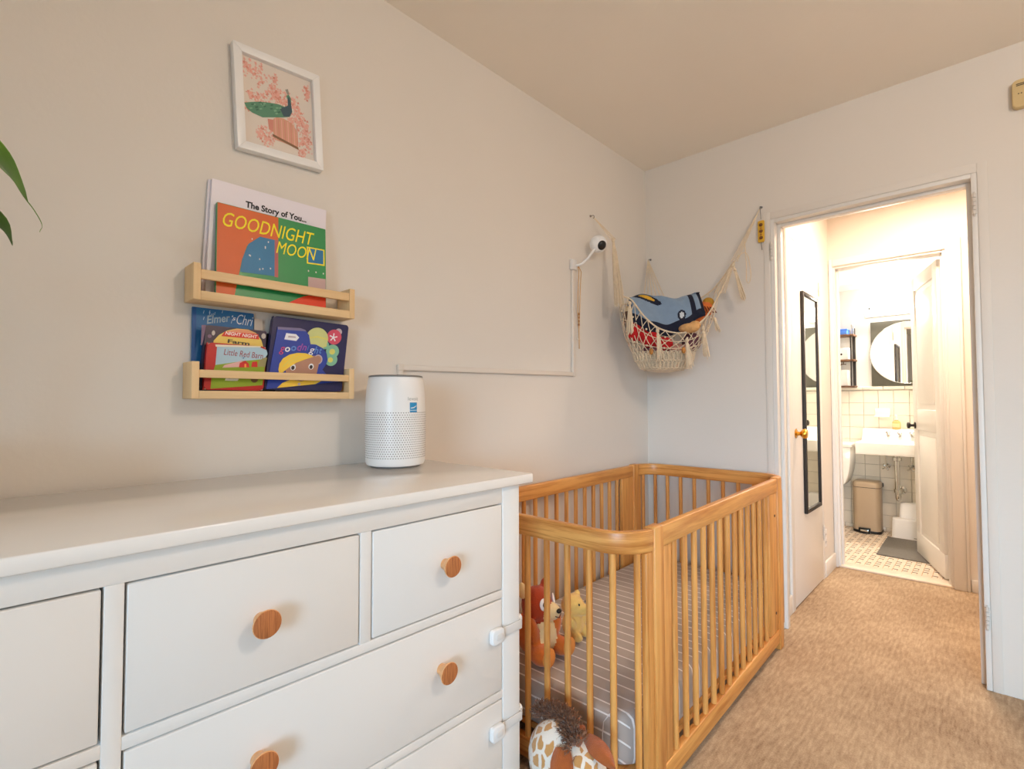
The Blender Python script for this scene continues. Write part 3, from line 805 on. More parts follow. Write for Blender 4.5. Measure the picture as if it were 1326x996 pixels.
RB = book('small board book with a red barn, blue sky and green field on its cover', .396, 1.1785, .0462, .146, .122, .013, 3.0, .4, mat('red_book_spine', (184, 22, 16), .35, .05), .012, True)
K = warp((140, 300), (885, 370), (68, 912), .146, .122); W = .0131
p = MB()
p.uv(K((250, 360), (800, 378), (880, 415), (893, 470), (860, 520), (800, 560), (700, 600), (220, 600)), W, W + .0003, 0)
p.uv(K((230, 330), (805, 360), (800, 378), (235, 360)), W, W + .0004, 1)
p.uv(K((220, 600), (560, 560), (860, 540), (840, 700), (800, 905), (150, 908), (170, 740)), W + .0003, W + .0005, 2)
p.uv(K((330, 605), (560, 552), (520, 640), (300, 640)), W + .0005, W + .0007, 3)
p.uv(K((505, 645), (520, 585), (590, 555), (635, 600), (640, 650)), W + .0007, W + .001, 4)
p.uv(K((575, 650), (578, 600), (600, 600), (600, 650)), W + .001, W + .0012, 7)
p.uv(K((665, 645), (680, 575), (745, 572), (748, 650)), W + .0007, W + .001, 4)
p.uv(K((750, 645), (770, 560), (840, 525), (885, 520), (850, 650)), W + .0005, W + .0008, 5)
p.uv(oval(*K((700, 810))[0], .010, .011, 10), W + .0005, W + .0008, 6)
p.uv(K((325, 810), (340, 775), (380, 790), (420, 780), (500, 800), (480, 825), (400, 820)), W + .0005, W + .0008, 1)
p.uv(K((530, 500), (560, 520), (590, 500), (570, 530)), W + .0003, W + .0006, 8)
at(RB, p, 'cover_print', bmats((170, 200, 216), (232, 222, 202), (140, 164, 20), (226, 176, 168), (206, 30, 24), (150, 142, 90), (104, 76, 34), (250, 150, 60), (40, 90, 150)))
tx = MB(); a = K((325, 470))[0]; text_mesh(tx, 'Little Red Barn', a[0], a[1], .098, .016, W + .0006, 0, .1, .0, -.045)
at(RB, tx, 'lettering', mat('maroon_ink', (150, 44, 56), .5))

NW, NH = .230, .210
KB = book('navy board book with die-cut pages and a child with yellow hair on its cover', .545, 1.1785, .0345, NW, NH, .020, 3.6, .8, mat('navy_book_cover', (34, 34, 84), .3, .12, 12), .010, True)
K = warp((115, 70), (1005, 200), (0, 935), NW, NH); W = .0201
p = MB()
p.uv(oval(*K((812, 350))[0], .0235, .0235, 24), W, W + .0006, 0)
p.uv(oval(*K((870, 285))[0], .011, .011, 16), W, W + .0004, 7)
for k in range(5):
    a = math.radians(72 * k + 15); c = K((800, 355))[0]; q = (c[0] + .007 * math.cos(a), c[1] + .007 * math.sin(a))
    p.uv([(c[0] + .0016 * math.cos(a + 1.57), c[1] + .0016 * math.sin(a + 1.57)), (c[0] - .0016 * math.cos(a + 1.57), c[1] - .0016 * math.sin(a + 1.57)), (c[0] + .013 * math.cos(a) - .002 * math.cos(a + 1.57), c[1] + .013 * math.sin(a) - .002 * math.sin(a + 1.57)), (c[0] + .013 * math.cos(a) + .002 * math.cos(a + 1.57), c[1] + .013 * math.sin(a) + .002 * math.sin(a + 1.57))], W + .0006, W + .0008 + k * .00002, 1)
for (cx, cy, rr, mi) in ((785, 535, .021, 2), (765, 640, .020, 2), (690, 450, .013, 2), (780, 540, .009, 3), (755, 645, .008, 3), (690, 450, .006, 3)):
    p.uv(oval(*K((cx, cy))[0], rr, rr, 20), W + (.0003 if mi == 2 else .0011), W + (.0010 + .00002 * (cx % 7) if mi == 2 else .0013), mi)
p.uv(oval(*K((600, 365))[0], .034, .034, 28), W + .0005, W + .0016, 4)
p.uv(K((500, 345), (600, 330), (720, 370), (735, 390), (600, 350), (500, 360)), W + .0016, W + .0018, 3)
# blue front page with its cut-out edge
p.uv(K((150, 208), (400, 228), (455, 250), (500, 320), (510, 400), (515, 432), (580, 440), (660, 490), (705, 560), (715, 640), (695, 705), (650, 760), (700, 830), (850, 850), (845, 935), (20, 935)), W + .001, W + .0032, 5)
p.uv(K((150, 208), (400, 228), (455, 250), (470, 270), (400, 262), (150, 240)), W + .0032, W + .0034, 8)
p.uv(K((240, 285), (350, 302), (385, 345), (350, 385), (218, 360)), W + .0032, W + .0036, 1)
p.uv(K((265, 318), (345, 330), (345, 348), (258, 340)), W + .0036, W + .0038, 7)
p.uv(oval(*K((600, 630))[0], .0135, .015, 18), W + .0032, W + .0036, 7)
p.uv(oval(*K((596, 632))[0], .0105, .012, 18), W + .0036, W + .0037, 6)
p.uv(K((210, 690), (270, 600), (420, 570), (560, 580), (600, 620), (605, 700), (570, 840), (490, 880), (380, 885), (280, 850), (235, 770)), W + .0032, W + .0038, 6)
p.uv(K((148, 720), (160, 650), (200, 590), (270, 548), (360, 532), (450, 542), (520, 568), (545, 592), (450, 618), (340, 655), (260, 705), (215, 740), (180, 770), (155, 760)), W + .0038, W + .0042, 9)
for k in range(4): p.uv(K((190 + 60 * k, 690 - 26 * k), (200 + 60 * k, 690 - 26 * k), (340 + 45 * k, 560 + 10 * k), (330 + 45 * k, 560 + 10 * k)), W + .0042, W + .0043, 3)
for cx, cy in ((308, 705), (515, 712)):
    p.uv(oval(*K((cx, cy))[0], .008, .009, 16), W + .0038, W + .0040, 1); p.uv(oval(*K((cx - 2, cy + 6))[0], .0048, .006, 14), W + .0042, W + .0044, 10)
p.uv(K((130, 935), (190, 880), (280, 852), (400, 885), (560, 850), (600, 830), (650, 815), (690, 840), (640, 900), (560, 935)), W + .0038, W + .0042, 9)
for k in range(4): p.uv(K((550 + 28 * k, 915 - 12 * k), (558 + 28 * k, 915 - 12 * k), (566 + 26 * k, 840 - 4 * k), (558 + 26 * k, 840 - 4 * k)), W + .0042, W + .0043, 3)
p.uv(oval(*K((372, 915))[0], .004, .004, 8), W + .0042, W + .0043, 7)
at(KB, p, 'cover_print', bmats((212, 76, 104), (240, 240, 244), (130, 190, 160), (222, 216, 110), (206, 212, 140), (34, 62, 160), (178, 132, 110), (190, 176, 186), (120, 112, 150), (246, 206, 70), (46, 32, 30)))
tx = MB()
cols = {'p': 0, 'w': 1, 'b': 2, 'd': 3}
for ch, x, y, wd, h, c in (('g', 152, 535, 52, 90, 0), ('o', 215, 505, 56, 56, 1), ('o', 282, 498, 58, 58, 2), ('d', 350, 502, 54, 92, 3), ('n', 412, 500, 46, 56, 3), ('i', 470, 508, 10, 60, 2), ('g', 482, 560, 60, 80, 1), ('h', 548, 548, 46, 84, 2), ('t', 606, 552, 30, 66, 2)):
    a = K((x, y))[0]; s = NW / 895
    text_mesh(tx, ch, a[0], a[1], wd * s, h * s, W + .0046, c, .12, 0 if ch == 'g' else .02, -.14)
at(KB, tx, 'lettering', bmats((214, 70, 120), (244, 244, 246), (90, 140, 214), (150, 80, 170)))

slump(WB, .045); slump(SB, .045); slump(GM, .025); slump(NN, .075); slump(RB, .07); slump(KB, .125)

# ------------------------------------------------------------------ framed print
FW, FH = .246, .292
FR = thing('framed_print', 'white framed print of a green bird on a pink birdcage', 'picture', (.001, .593, 2.001), rot=(math.radians(3.3), 0, 0))
bw, bd = .0225, .026
fm = MB()
a, b = FW / 2, FH / 2
for pts in ([(-a, -b), (a, -b), (a - bw, -b + bw), (-a + bw, -b + bw)], [(a, -b), (a, b), (a - bw, b - bw), (a - bw, -b + bw)], [(a, b), (-a, b), (-a + bw, b - bw), (a - bw, b - bw)], [(-a, b), (-a, -b), (-a + bw, -b + bw), (-a + bw, b - bw)]):
    MB().uv(pts, 0.0, bd).build('frame_rail', M['white'], FR, local=True, bevel=.0012)
MB().box(.002, -a + bw - .002, -b + bw - .002, .012, a - bw + .002, b - bw + .002).build('backing_board', mat('print_paper', (226, 216, 206), .7, .01), FR, local=True)
p = MB(); iw, ih = a - bw, b - bw
def S(*pts): return [(-iw + x * 2 * iw, -ih + (1 - y) * 2 * ih) for x, y in pts]     # 0..1 across and down the print
def flower(cx, cy, n, sp, layer):
    for i in range(int(n * 2.0)):
        x, y = random.gauss(cx, sp), random.gauss(cy, sp)
        if not (.02 < x < .98 and .02 < y < .98): continue
        u, v = S((x, y))[0]; r = random.uniform(.0022, .0062); a0 = random.random() * 6
        pts = []
        for k in range(8):
            rr = r * (1 if k % 2 else .45); pts.append((u + rr * math.cos(a0 + k * math.pi / 4), v + rr * math.sin(a0 + k * math.pi / 4)))
        p.uv(pts, .0121 + layer, .0122 + layer + random.uniform(0, .0001), random.choice((0, 0, 0, 1)))
for c in ((.06, .08, 16, .05), (.14, .14, 14, .04), (.25, .13, 16, .05), (.25, .24, 6, .03), (.46, .14, 10, .03), (.44, .24, 14, .04), (.42, .30, 14, .05), (.50, .34, 22, .05), (.12, .43, 14, .04), (.22, .45, 16, .05), (.05, .56, 8, .03), (.14, .58, 6, .03), (.36, .42, 12, .06), (.64, .32, 18, .04), (.72, .36, 18, .05), (.78, .46, 18, .05), (.80, .56, 22, .05), (.86, .62, 18, .05), (.88, .72, 22, .05), (.84, .82, 18, .05), (.80, .93, 10, .03), (.92, .78, 12, .04), (.28, .82, 18, .05), (.20, .84, 10, .03), (.38, .86, 14, .04), (.94, .20, 12, .03), (.93, .12, 8, .03), (.55, .40, 14, .06), (.68, .55, 14, .05), (.30, .90, 8, .03)):
    flower(*c, 0)
cage = S((.40, .78), (.41, .62), (.46, .585), (.56, .575), (.68, .60), (.74, .66), (.75, .88), (.42, .86))
p.uv(cage, .0123, .0124, 2)
for k in range(8):
    x = .43 + .045 * k
    p.uv(S((x, .60), (x + .014, .60), (x + .014, .86), (x, .86)), .0125, .0126, 1 if k % 2 else 0)
p.uv(S((.39, .80), (.76, .87), (.76, .90), (.39, .83)), .0126, .0127, 3)
p.uv(S((.33, .64), (.41, .63), (.41, .78), (.34, .76)), .0122, .0123, 1)
bird = S((.02, .545), (.10, .515), (.22, .475), (.36, .445), (.50, .425), (.58, .43), (.63, .40), (.63, .33), (.61, .29), (.65, .265), (.68, .30), (.68, .38), (.69, .46), (.65, .53), (.55, .565), (.42, .60), (.26, .645), (.12, .63), (.05, .60))
p.uv(bird, .0128, .0129, 4)
p.uv(S((.50, .46), (.58, .435), (.63, .40), (.63, .33), (.65, .28), (.68, .38), (.69, .46), (.65, .53), (.56, .55)), .0130, .0131, 5)
for k in range(26):
    x, y = random.uniform(.08, .50), 0; y = .54 - .10 * (x - .08) + random.uniform(-.045, .055)
    p.uv(S((x, y), (x + .035, y - .016), (x + .045, y - .004), (x + .012, y + .012)), .0131, .0132 + k * .000004, 6 if k % 2 else 7)
p.uv(S((.63, .27), (.60, .22), (.64, .20), (.66, .26)), .0128, .0129, 8)
at(FR, p, 'print', bmats((230, 172, 158), (214, 142, 126), (214, 160, 134), (130, 92, 60), (84, 140, 112), (52, 84, 96), (54, 108, 84), (122, 172, 140), (150, 150, 140)))

# ------------------------------------------------------------------ cable cover, monitor camera
CC = thing('cable_cover', 'painted cable channel running from behind the purifier up to the camera', 'cable cover', (.008, 1.5, 1.26))
MB().prism([(1.030, 1.2575), (1.030, 1.2775), (2.021, 1.291), (2.021, 1.271)], lambda a, b: (.0005, a, b), lambda a, b: (.013, a, b)).build('channel', M['cable'], CC, bevel=.003)
MB().box(.0005, 2.021, 1.271, .013, 2.041, 1.800).build('channel', M['cable'], CC, bevel=.003)
MB().box(.0005, 1.010, .960, .013, 1.030, 1.2775).build('channel', M['cable'], CC, bevel=.003)
MB().box(.0004, 2.019, 1.2695, .0138, 2.043, 1.2925).build('elbow', M['cable'], CC, bevel=.003)
MB().box(.0004, 1.0085, 1.2555, .0138, 1.0325, 1.2790).build('elbow', M['cable'], CC, bevel=.003)
BC = thing('baby_monitor', 'round white monitor camera with a black lens face on a wall arm', 'camera', (.005, 2.035, 1.80))
MB().box(.0005, 2.012, 1.800, .020, 2.052, 1.852).build('wall_plate', M['softwhite'], BC, bevel=.004)
MB().tube([(.018, 2.045, 1.822), (.045, 2.055, 1.828), (.062, 2.085, 1.860), (.070, 2.135, 1.918)], .0062, 10).build('arm', M['white'], BC, smooth=50)
fd = Vector((.80, -.36, -.42)).normalized(); fc = Vector((.075, 2.158, 1.945))
hd = MB(); hd.ell(fc, (.044, .044, .044), 0, 28, 18); hd.build('camera_head', M['white'], BC, smooth=60)
q = fd.to_track_quat('Z', 'Y').to_matrix()
ln = MB(); ln.ell(fc + fd * .034, (.0245, .0245, .0135), 0, 24, 12, q); ln.build('lens_face', M['black'], BC, smooth=60)
CD = thing('beaded_lanyard', 'thin beige doubled cord with small beads hanging below the camera', 'lanyard', (.03, 2.085, 1.80))
k = MB()
for dx in (0, .018):
    k.tube([(.022, 2.052 + dx * .2, 1.825), (.020, 2.066 + dx, 1.80), (.012, 2.066 + dx + .002, 1.70), (.010, 2.066 + dx, 1.60), (.010, 2.076, 1.505)], .0022, 6)
k.tube([(.010, 2.076, 1.505), (.010, 2.078, 1.41)], .0022, 6)
k.build('cord_strand', mat('beige_cord', (206, 164, 110), .9, .1), CD)
for i, zz in enumerate((1.585, 1.567, 1.549, 1.531)): MB().ell((.0105, 2.075, zz), (.005, .006, .007), 0, 10, 8).build('bead', mat('wood_bead', (160, 110, 66), .6), CD, smooth=60)
MB().box(.007, 2.058, 1.456, .011, 2.096, 1.460).build('cross_bar', M['cable'], CD)
# ------------------------------------------------------------------ crib
CX0, CX1, CN, CF = .022, .787, 1.208, 2.735      # outer faces: wall side, room side, near end, far end
PN, PF = 1.325, 2.615                            # where the bent ends meet the posts
RZ0, RZ1 = .722, .784
CB = thing('crib', 'honey-coloured wooden crib with bent rounded ends and round slats', 'crib', (.40, 1.97, 0))
def bent(yend, ypost, sgn):
    """outer face of one bent end, from the wall-side post round to the room-side post"""
    r = abs(ypost - yend) ; pts = [(CX0, ypost)]
    for i in range(1, 12):
        a = math.pi / 2 * i / 12
        pts.append((CX0 + r * (1 - math.cos(a)), ypost - sgn * r * math.sin(a)))
    for i in range(0, 9): pts.append((CX0 + r + (CX1 - CX0 - 2 * r) * i / 8, yend))
    for i in range(1, 12):
        a = math.pi / 2 * i / 12
        pts.append((CX1 - r + r * math.sin(a), yend + sgn * r * (1 - math.cos(a))))
    pts.append((CX1, ypost)); return pts
def along(path, d):
    P = [Vector(p) for p in path]
    for a, b in zip(P, P[1:]):
        l = (b - a).length
        if d <= l: return a + (b - a) * (d / l), (b - a).normalized()
        d -= l
    return P[-1], (P[-1] - P[-2]).normalized()
def slat_mesh(name, z0, z1, m):
    return MB().lathe([(0, z0), (.0098, z0), (.0098, z1), (0, z1)], (0, 0, 0), 'Z', 12).mesh(name, m, smooth=50)
sl = slat_mesh('slat', .075, RZ0 + .004, M['crib_z'])
for yend, ypost, sgn in ((CN, PN, 1), (CF, PF, -1)):
    path = bent(yend, ypost, sgn)
    th = .024 * sgn
    MB().ribbon(path, th, RZ0, RZ1).build('bent_rail', M['crib_bent'], CB, bevel=.004, smooth=45)
    MB().ribbon(path, th, .032, .095).build('bent_bottom_rail', M['crib_bent'], CB, bevel=.003, smooth=45)
    tot = sum((Vector(b) - Vector(a)).length for a, b in zip(path, path[1:]))
    n = 11
    for i in range(n):
        q, t = along(path, tot / 2 + .0775 * (i - 5))
        nn = Vector((-t.y, t.x)) * sgn
        q = q + nn * .012
        inst(sl, 'slat', CB, (q.x, q.y, 0), (0, 0, i * .7))
    ya, yb = (PN - .040, PN) if sgn > 0 else (PF, PF + .040)
    for x0, x1 in ((CX0 + .003, CX0 + .021), (CX1 - .021, CX1 - .003)):
        MB().box(x0, ya, .095, x1, yb, RZ0).build('end_stile', M['crib_z'], CB, bevel=.003)
for x0, x1 in ((CX0 - .004, CX0 + .030), (CX1 - .030, CX1 + .004)):
    for ya in (PN, PF - .055):
        MB().box(x0, ya, 0, x1, ya + .055, RZ1 + .004).build('post', M['crib_z'], CB, bevel=.004)
SY0, SY1 = PN + .055, PF - .055
s2 = MB().lathe([(0, .092), (.0098, .092), (.0098, RZ0 + .004), (0, RZ0 + .004)], (0, 0, 0), 'Z', 12).mesh('slat', M['crib_z'], smooth=50)
for x0, x1 in ((CX0, CX0 + .024), (CX1 - .024, CX1)):
    MB().box(x0, SY0, RZ0, x1, SY1, RZ1).build('side_top_rail', M['crib_y'], CB, bevel=.004)
    MB().box(x0, SY0, .032, x1, SY1, .095).build('side_bottom_rail', M['crib_y'], CB, bevel=.003)
    for ya, yb in ((SY0, SY0 + .062), (SY1 - .118, SY1)): MB().box(x0 + .003, ya, .095, x1 - .003, yb, RZ0).build('side_stile', M['crib_z'], CB, bevel=.003)
    for i in range(13):
        inst(s2, 'slat', CB, ((x0 + x1) / 2, 1.477 + .077 * (i if x0 > .4 else 12 - i), 0), (0, 0, i * .9))
for y, zz in ((SY1 - .040, .62), (SY1 - .040, .18)):
    MB().lathe([(0, CX1 - .004), (.006, CX1 - .004), (.006, CX1 - .001), (.003, CX1 - .001), (0, CX1 - .002)], (0, y, zz), 'X', 12).build('bolt', M['blackmetal'], CB, smooth=40)
MB().box(CX0 + .030, CN + .045, .100, CX1 - .030, CF - .045, .118).build('mattress_board', M['crib_y'], CB)

CB.rotation_euler = (0, 0, math.radians(1.35)); CB.location.x += .001      # stands a touch askew to the wall

# mattress with its fitted sheet
MT = thing('crib_mattress', 'grey crib mattress sheet with thin white stripes inside the wooden crib', 'mattress', (.40, 1.97, .119))
pts = rrect(.055, 1.246, .752, 2.698, .085, 8)
lay = [(.0, .119, .012), (1, .126, .003), (2, .145, 0), (3, .225, 0), (4, .248, .004), (5, .258, .013), (6, .261, .03)]
cx, cy = .399, 1.978
mb = MB(); rings = []
for _, zz, ins in lay:
    rings.append(len(mb.v))
    for (a, b) in pts:
        d = Vector((a - cx, b - cy)); f = 1
        mb.v.append((cx + (abs(d.x) - ins * min(1, abs(d.x) / .3)) * (1 if d.x > 0 else -1), cy + (abs(d.y) - ins * min(1, abs(d.y) / .3)) * (1 if d.y > 0 else -1), zz))
n = len(pts)
for a, b in zip(rings, rings[1:]):
    for k in range(n): mb.f.append((a + k, a + (k + 1) % n, b + (k + 1) % n, b + k)); mb.m.append(0)
mb.f.append(tuple(range(rings[0], rings[0] + n))[::-1]); mb.m.append(0)
mb.f.append(tuple(range(rings[-1], rings[-1] + n))); mb.m.append(0)
mb.build('fitted_sheet', M['sheet'], MT, smooth=60)
seam = MB()
seam.tube([(.746 - .001, 1.330, .13), (.753, 1.318, .20), (.752, 1.318, .235), (.742, 1.322, .2575), (.725, 1.318, .263)], .0016, 5)
seam.tube([(.664, 1.2435, .13), (.664, 1.2425, .20), (.668, 1.2425, .235), (.680, 1.252, .256), (.69, 1.268, .2625)], .0016, 5)
seam.build('corner_seam', mat('sheet_seam', (226, 222, 220), .9), MT)

MT.rotation_euler = CB.rotation_euler

# ------------------------------------------------------------------ plush toys in the crib
def eye(parent, c, d, r, wr=None, white=True):
    d = Vector(d).normalized(); q = d.to_track_quat('Z', 'Y').to_matrix(); c = Vector(c)
    if white: MB().ell(c, (r, r * 1.25, r * .35), 0, 16, 8, q).build('eye', mat('eye_felt', (246, 240, 236), .7), parent, smooth=60)
    MB().ell(c + d * (r * .32) + Vector((0, .0, 0)), (r * .45, r * .55, r * .18), 0, 12, 8, q).build('pupil', M['black'], parent, smooth=60)
OP = thing('plush_toy', 'orange plush dog with rust-red head and cream muzzle sitting in the crib', 'plush toy', (.335, 1.345, .263), 'plush animals')
B = (.335, 1.345, .263)
def o3(x, y, z): return (B[0] + x, B[1] + y, B[2] + z)
blob('body', [
    (o3(-.02, .02, .075), (.062, .055, .078), 0), (o3(.035, .025, .075), (.030, .050, .055), 1),
    (o3(.0, .02, .175), (.056, .052, .064), 2), (o3(.050, .035, .160), (.036, .036, .030), 1),
    (o3(.06, -.03, .036), (.045, .032, .034), 0), (o3(.06, .075, .034), (.045, .03, .033), 0),
    (o3(.03, -.035, .105), (.022, .022, .055), 0, rotm('X', 15)), (o3(.045, .07, .105), (.020, .02, .05), 0, rotm('X', -15)),
    (o3(-.02, -.035, .232), (.016, .016, .030), 1), (o3(.0, .062, .228), (.017, .012, .032), 2)],
    [M['orangeplush'], M['cream'], M['redplush']], OP, .006, 4)
for dy in (-.032, .078):
    MB().ell(o3(.098, dy, .040), (.012, .030, .032), 0, 18, 12).build('foot_sole', mat('foot_plush', (232, 150, 72), .95), OP, smooth=60)
eye(OP, o3(.050, .000, .192), (.9, -.25, .15), .0165); eye(OP, o3(.040, .064, .192), (.7, .6, .15), .0165)
MB().ell(o3(.086, .038, .170), (.008, .011, .008), 0, 12, 8).build('nose', M['black'], OP, smooth=60)
MB().tube([o3(.083, .022, .155), o3(.087, .038, .147), o3(.080, .055, .155)], .0015, 5).build('mouth', M['black'], OP)

YP = thing('plush_toy', 'small yellow plush bear with a black nose sitting beyond the orange dog', 'plush toy', (.345, 1.560, .263), 'plush animals')
B2 = (.345, 1.560, .263)
def y3(x, y, z): return (B2[0] + x, B2[1] + y, B2[2] + z)
blob('body', [(y3(0, 0, .048), (.042, .040, .050), 0), (y3(.0, .0, .118), (.044, .044, .042), 0), (y3(.040, .012, .108), (.024, .026, .022), 0),
              (y3(-.004, -.034, .150), (.013, .012, .016), 0), (y3(-.004, .036, .150), (.013, .012, .016), 0),
              (y3(.038, -.026, .020), (.026, .018, .019), 0), (y3(.038, .030, .020), (.026, .018, .019), 0),
              (y3(.026, -.034, .064), (.014, .013, .030), 0, rotm('X', 20)), (y3(.026, .036, .064), (.014, .013, .030), 0, rotm('X', -20))],
     [M['yellowplush']], YP, .005, 4)
MB().ell(y3(.066, .014, .114), (.009, .012, .010), 0, 14, 10).build('nose', mat('dark_nose', (40, 24, 28), .4), YP, smooth=60)
eye(YP, y3(.038, -.012, .132), (.9, -.2, .4), .008, white=False); eye(YP, y3(.034, .030, .132), (.9, .4, .4), .008, white=False)

# ------------------------------------------------------------------ giraffe plush on the floor
GP = thing('plush_toy', 'large giraffe plush with brown mane and rust ears on the floor by the dresser', 'plush toy', (.66, 1.105, 0), 'plush animals')
G = (.66, 1.105, 0)
def g3(x, y, z): return (G[0] + x, G[1] + y, z)
blob('body', [(g3(-.005, .0, .10), (.100, .078, .10), 0), (g3(-.02, .0, .185), (.095, .076, .10), 0), (g3(.045, -.005, .175), (.085, .068, .085), 0),
              (g3(.125, -.03, .12), (.05, .048, .045), 0), (g3(.10, -.085, .035), (.075, .035, .035), 0, rotm('Z', -30)), (g3(.02, -.08, .035), (.035, .05, .035), 0)],
     [giraffe_mat()], GP, .010, 5)
def ear(base, tip, wd, nrm):
    base, tip, nrm = Vector(base), Vector(tip), Vector(nrm).normalized()
    ax = tip - base; sd = ax.cross(nrm).normalized(); mb = MB()
    n, mN = 9, 6; vs = []
    for sgn in (1, -1):
        for i in range(n + 1):
            t = i / n; wv = wd * math.sin(math.pi * min(1, .16 + t * .84)) ** .7
            if i == n: wv = wd * .05
            for j in range(mN + 1):
                s = j / mN * 2 - 1
                vs.append(base + ax * t + sd * s * wv + nrm * (sgn * .007 * (1 - s * s) + .012 * math.sin(math.pi * t) - .006 * s * s))
    fs = []; R = (n + 1) * (mN + 1)
    for q in (0, R):
        for i in range(n):
            for j in range(mN):
                a = q + i * (mN + 1) + j; fs.append((a, a + 1, a + mN + 2, a + mN + 1))
    for i in range(n):
        for j in (0, mN):
            a = i * (mN + 1) + j; fs.append((a, a + mN + 1, R + a + mN + 1, R + a))
    mb.add(vs, fs); mb.build('ear', M['earplush'], GP, smooth=70)
ear((.708, 1.130, .262), (.818, 1.098, .246), .024, (.45, -.5, .75))
ear((.690, 1.050, .262), (.722, 1.012, .175), .030, (.35, -.85, .4))
for dx, dy in ((.030, .030), (.048, -.010)):
    MB().lathe([(0, .235), (.010, .235), (.009, .258), (.013, .264), (.011, .276), (0, .280)], g3(dx, dy, 0), 'Z', 12).build('horn', M['earplush'], GP, smooth=60)
mn = MB()
rng = random.Random(3)
for i in range(2300):
    t = rng.random(); a = rng.gauss(0, .75)
    c = Vector((.548 + .165 * t, 1.075 + .080 * math.sin(math.pi * (.22 + .6 * t)) - .045 * t, .262 + .020 * math.sin(math.pi * (.15 + .75 * t))))
    off = Vector((rng.gauss(0, .008), math.sin(a) * .028, math.cos(a) * .012 - .010))
    d = (Vector((rng.gauss(0, .35), math.sin(a) + rng.gauss(0, .25), .7 * math.cos(a) + .30))).normalized() * rng.uniform(.014, .026)
    q = c + off; s1 = d.orthogonal().normalized() * .0016; s2 = d.cross(s1).normalized() * .0016
    mn.add([q + s1, q - .5 * s1 + .87 * s2, q - .5 * s1 - .87 * s2, q + d * .6 + Vector((0, 0, -.001)), q + d + Vector((rng.gauss(0, .003), rng.gauss(0, .003), -.004))], [(0, 1, 3), (1, 2, 3), (2, 0, 3), (3, 1, 4), (3, 0, 4)])
o = mn.build('mane', M['mane'], GP); o['kind'] = 'stuff'

# ------------------------------------------------------------------ macrame toy hammock in the corner
L0 = Vector((0, 2.19, 0)); EX = Vector((.7457, .6662, 0)); EN = Vector((.6662, -.7457, 0))
def hp(s, z, n=0.0): return L0 + EX * s + EN * n + Vector((0, 0, z))
def smoothpath(pts, sub=4):
    P = [Vector(p) for p in pts]; out = []
    for i in range(len(P) - 1):
        p0, p1, p2, p3 = P[max(i - 1, 0)], P[i], P[i + 1], P[min(i + 2, len(P) - 1)]
        for k in range(sub):
            t = k / sub
            out.append(.5 * ((2 * p1) + (p2 - p0) * t + (2 * p0 - 5 * p1 + 4 * p2 - p3) * t * t + (3 * p1 - p0 - 3 * p2 + p3) * t ** 3))
    return out + [P[-1]]
HM = thing('toy_hammock', 'cream macrame toy hammock with tassels slung across the room corner', 'hammock', tuple(hp(.40, 1.30, -.05)))
rim_front = smoothpath([hp(.125, 1.99, .0), hp(.150, 1.72, .02), hp(.210, 1.665, .03), hp(.268, 1.578, .05), hp(.345, 1.512, .06), hp(.455, 1.490, .065), hp(.535, 1.535, .06), hp(.600, 1.600, .045), hp(.680, 1.740, .02), hp(.745, 1.868, .0)], 5)
rim_back = smoothpath([hp(.745, 1.868, -.01), hp(.66, 1.74, -.07), hp(.56, 1.69, -.15), hp(.43, 1.72, -.26), hp(.36, 1.72, -.27), hp(.24, 1.68, -.15), hp(.165, 1.70, -.06), hp(.125, 1.99, -.01)], 5)
rp = MB(); rp.tube(rim_front, .0042, 7); rp.tube(rim_back, .0042, 7); rp.build('rim_rope', M['rope'], HM, smooth=60)
# cords from the three hooks
def strands(hk, a, b, n, spread, r=.0022, sag=.0):
    a, b = Vector(a), Vector(b)
    for i in range(n):
        f = (i - (n - 1) / 2) / max(1, n - 1) * 2
        e = b + EX * f * spread
        hk.tube([a, a * .66 + e * .34 + Vector((0, 0, -sag)), a * .33 + e * .67 + Vector((0, 0, -sag)), e], r, 5)
HL, HR, HC = Vector((.016, 2.200, 2.112)), Vector((.660, YB - .016, 2.140)), Vector((.030, YB - .030, 1.992))
k1 = MB(); strands(k1, HL, hp(.125, 1.99), 3, .012, .0018); strands(k1, hp(.125, 1.99), hp(.155, 1.70, .02), 4, .014); k1.build('hanging_cord', M['rope'], HM, smooth=60)
k1 = MB(); strands(k1, HR, hp(.745, 1.868), 4, .016, .0020); strands(k1, hp(.745, 1.868), hp(.665, 1.70, .01), 6, .026); k1.build('hanging_cord', M['rope'], HM, smooth=60)
k1 = MB(); strands(k1, HC, hp(.40, 1.725, -.265), 6, .062, .0024); k1.build('hanging_cord', M['rope'], HM, smooth=60)
# the net: a loft from the rim down to a woven base
def rim_at(u):
    """closed rim: u 0..0.5 along the front edge, 0.5..1 along the back"""
    fr, bk = rim_front[6:-6], rim_back[4:-4]
    P = fr if u < .5 else bk; t = (u / .5 if u < .5 else (u - .5) / .5) * (len(P) - 1)
    i = min(int(t), len(P) - 2); return P[i].lerp(P[i + 1], t - i)
def base_at(u):
    a = math.pi * (1 - 2 * u)
    return hp(.385 + .158 * math.cos(a), 1.395, -.040 + .085 * math.sin(a))
def net_at(u, v):
    a, b = rim_at(u % 1), base_at(u % 1)
    p = a.lerp(b, v); c = hp(.395, 0, -.045)
    d = Vector((p.x - c.x, p.y - c.y, 0)); bulge = math.sin(math.pi * v) * .020
    q = p + (d.normalized() * bulge if d.length > .001 else Vector()) + Vector((0, 0, -.5 * math.sin(math.pi * v) * .02))
    q.x = max(q.x, .012); q.y = min(q.y, YB - .012); return q
nt = MB(); NU = 26
for i in range(NU):
    for sgn in (1, -1):
        pts = [net_at((i + sgn * k * .25) / NU, k / 8) for k in range(9)]
        nt.tube(pts, .0021, 5)
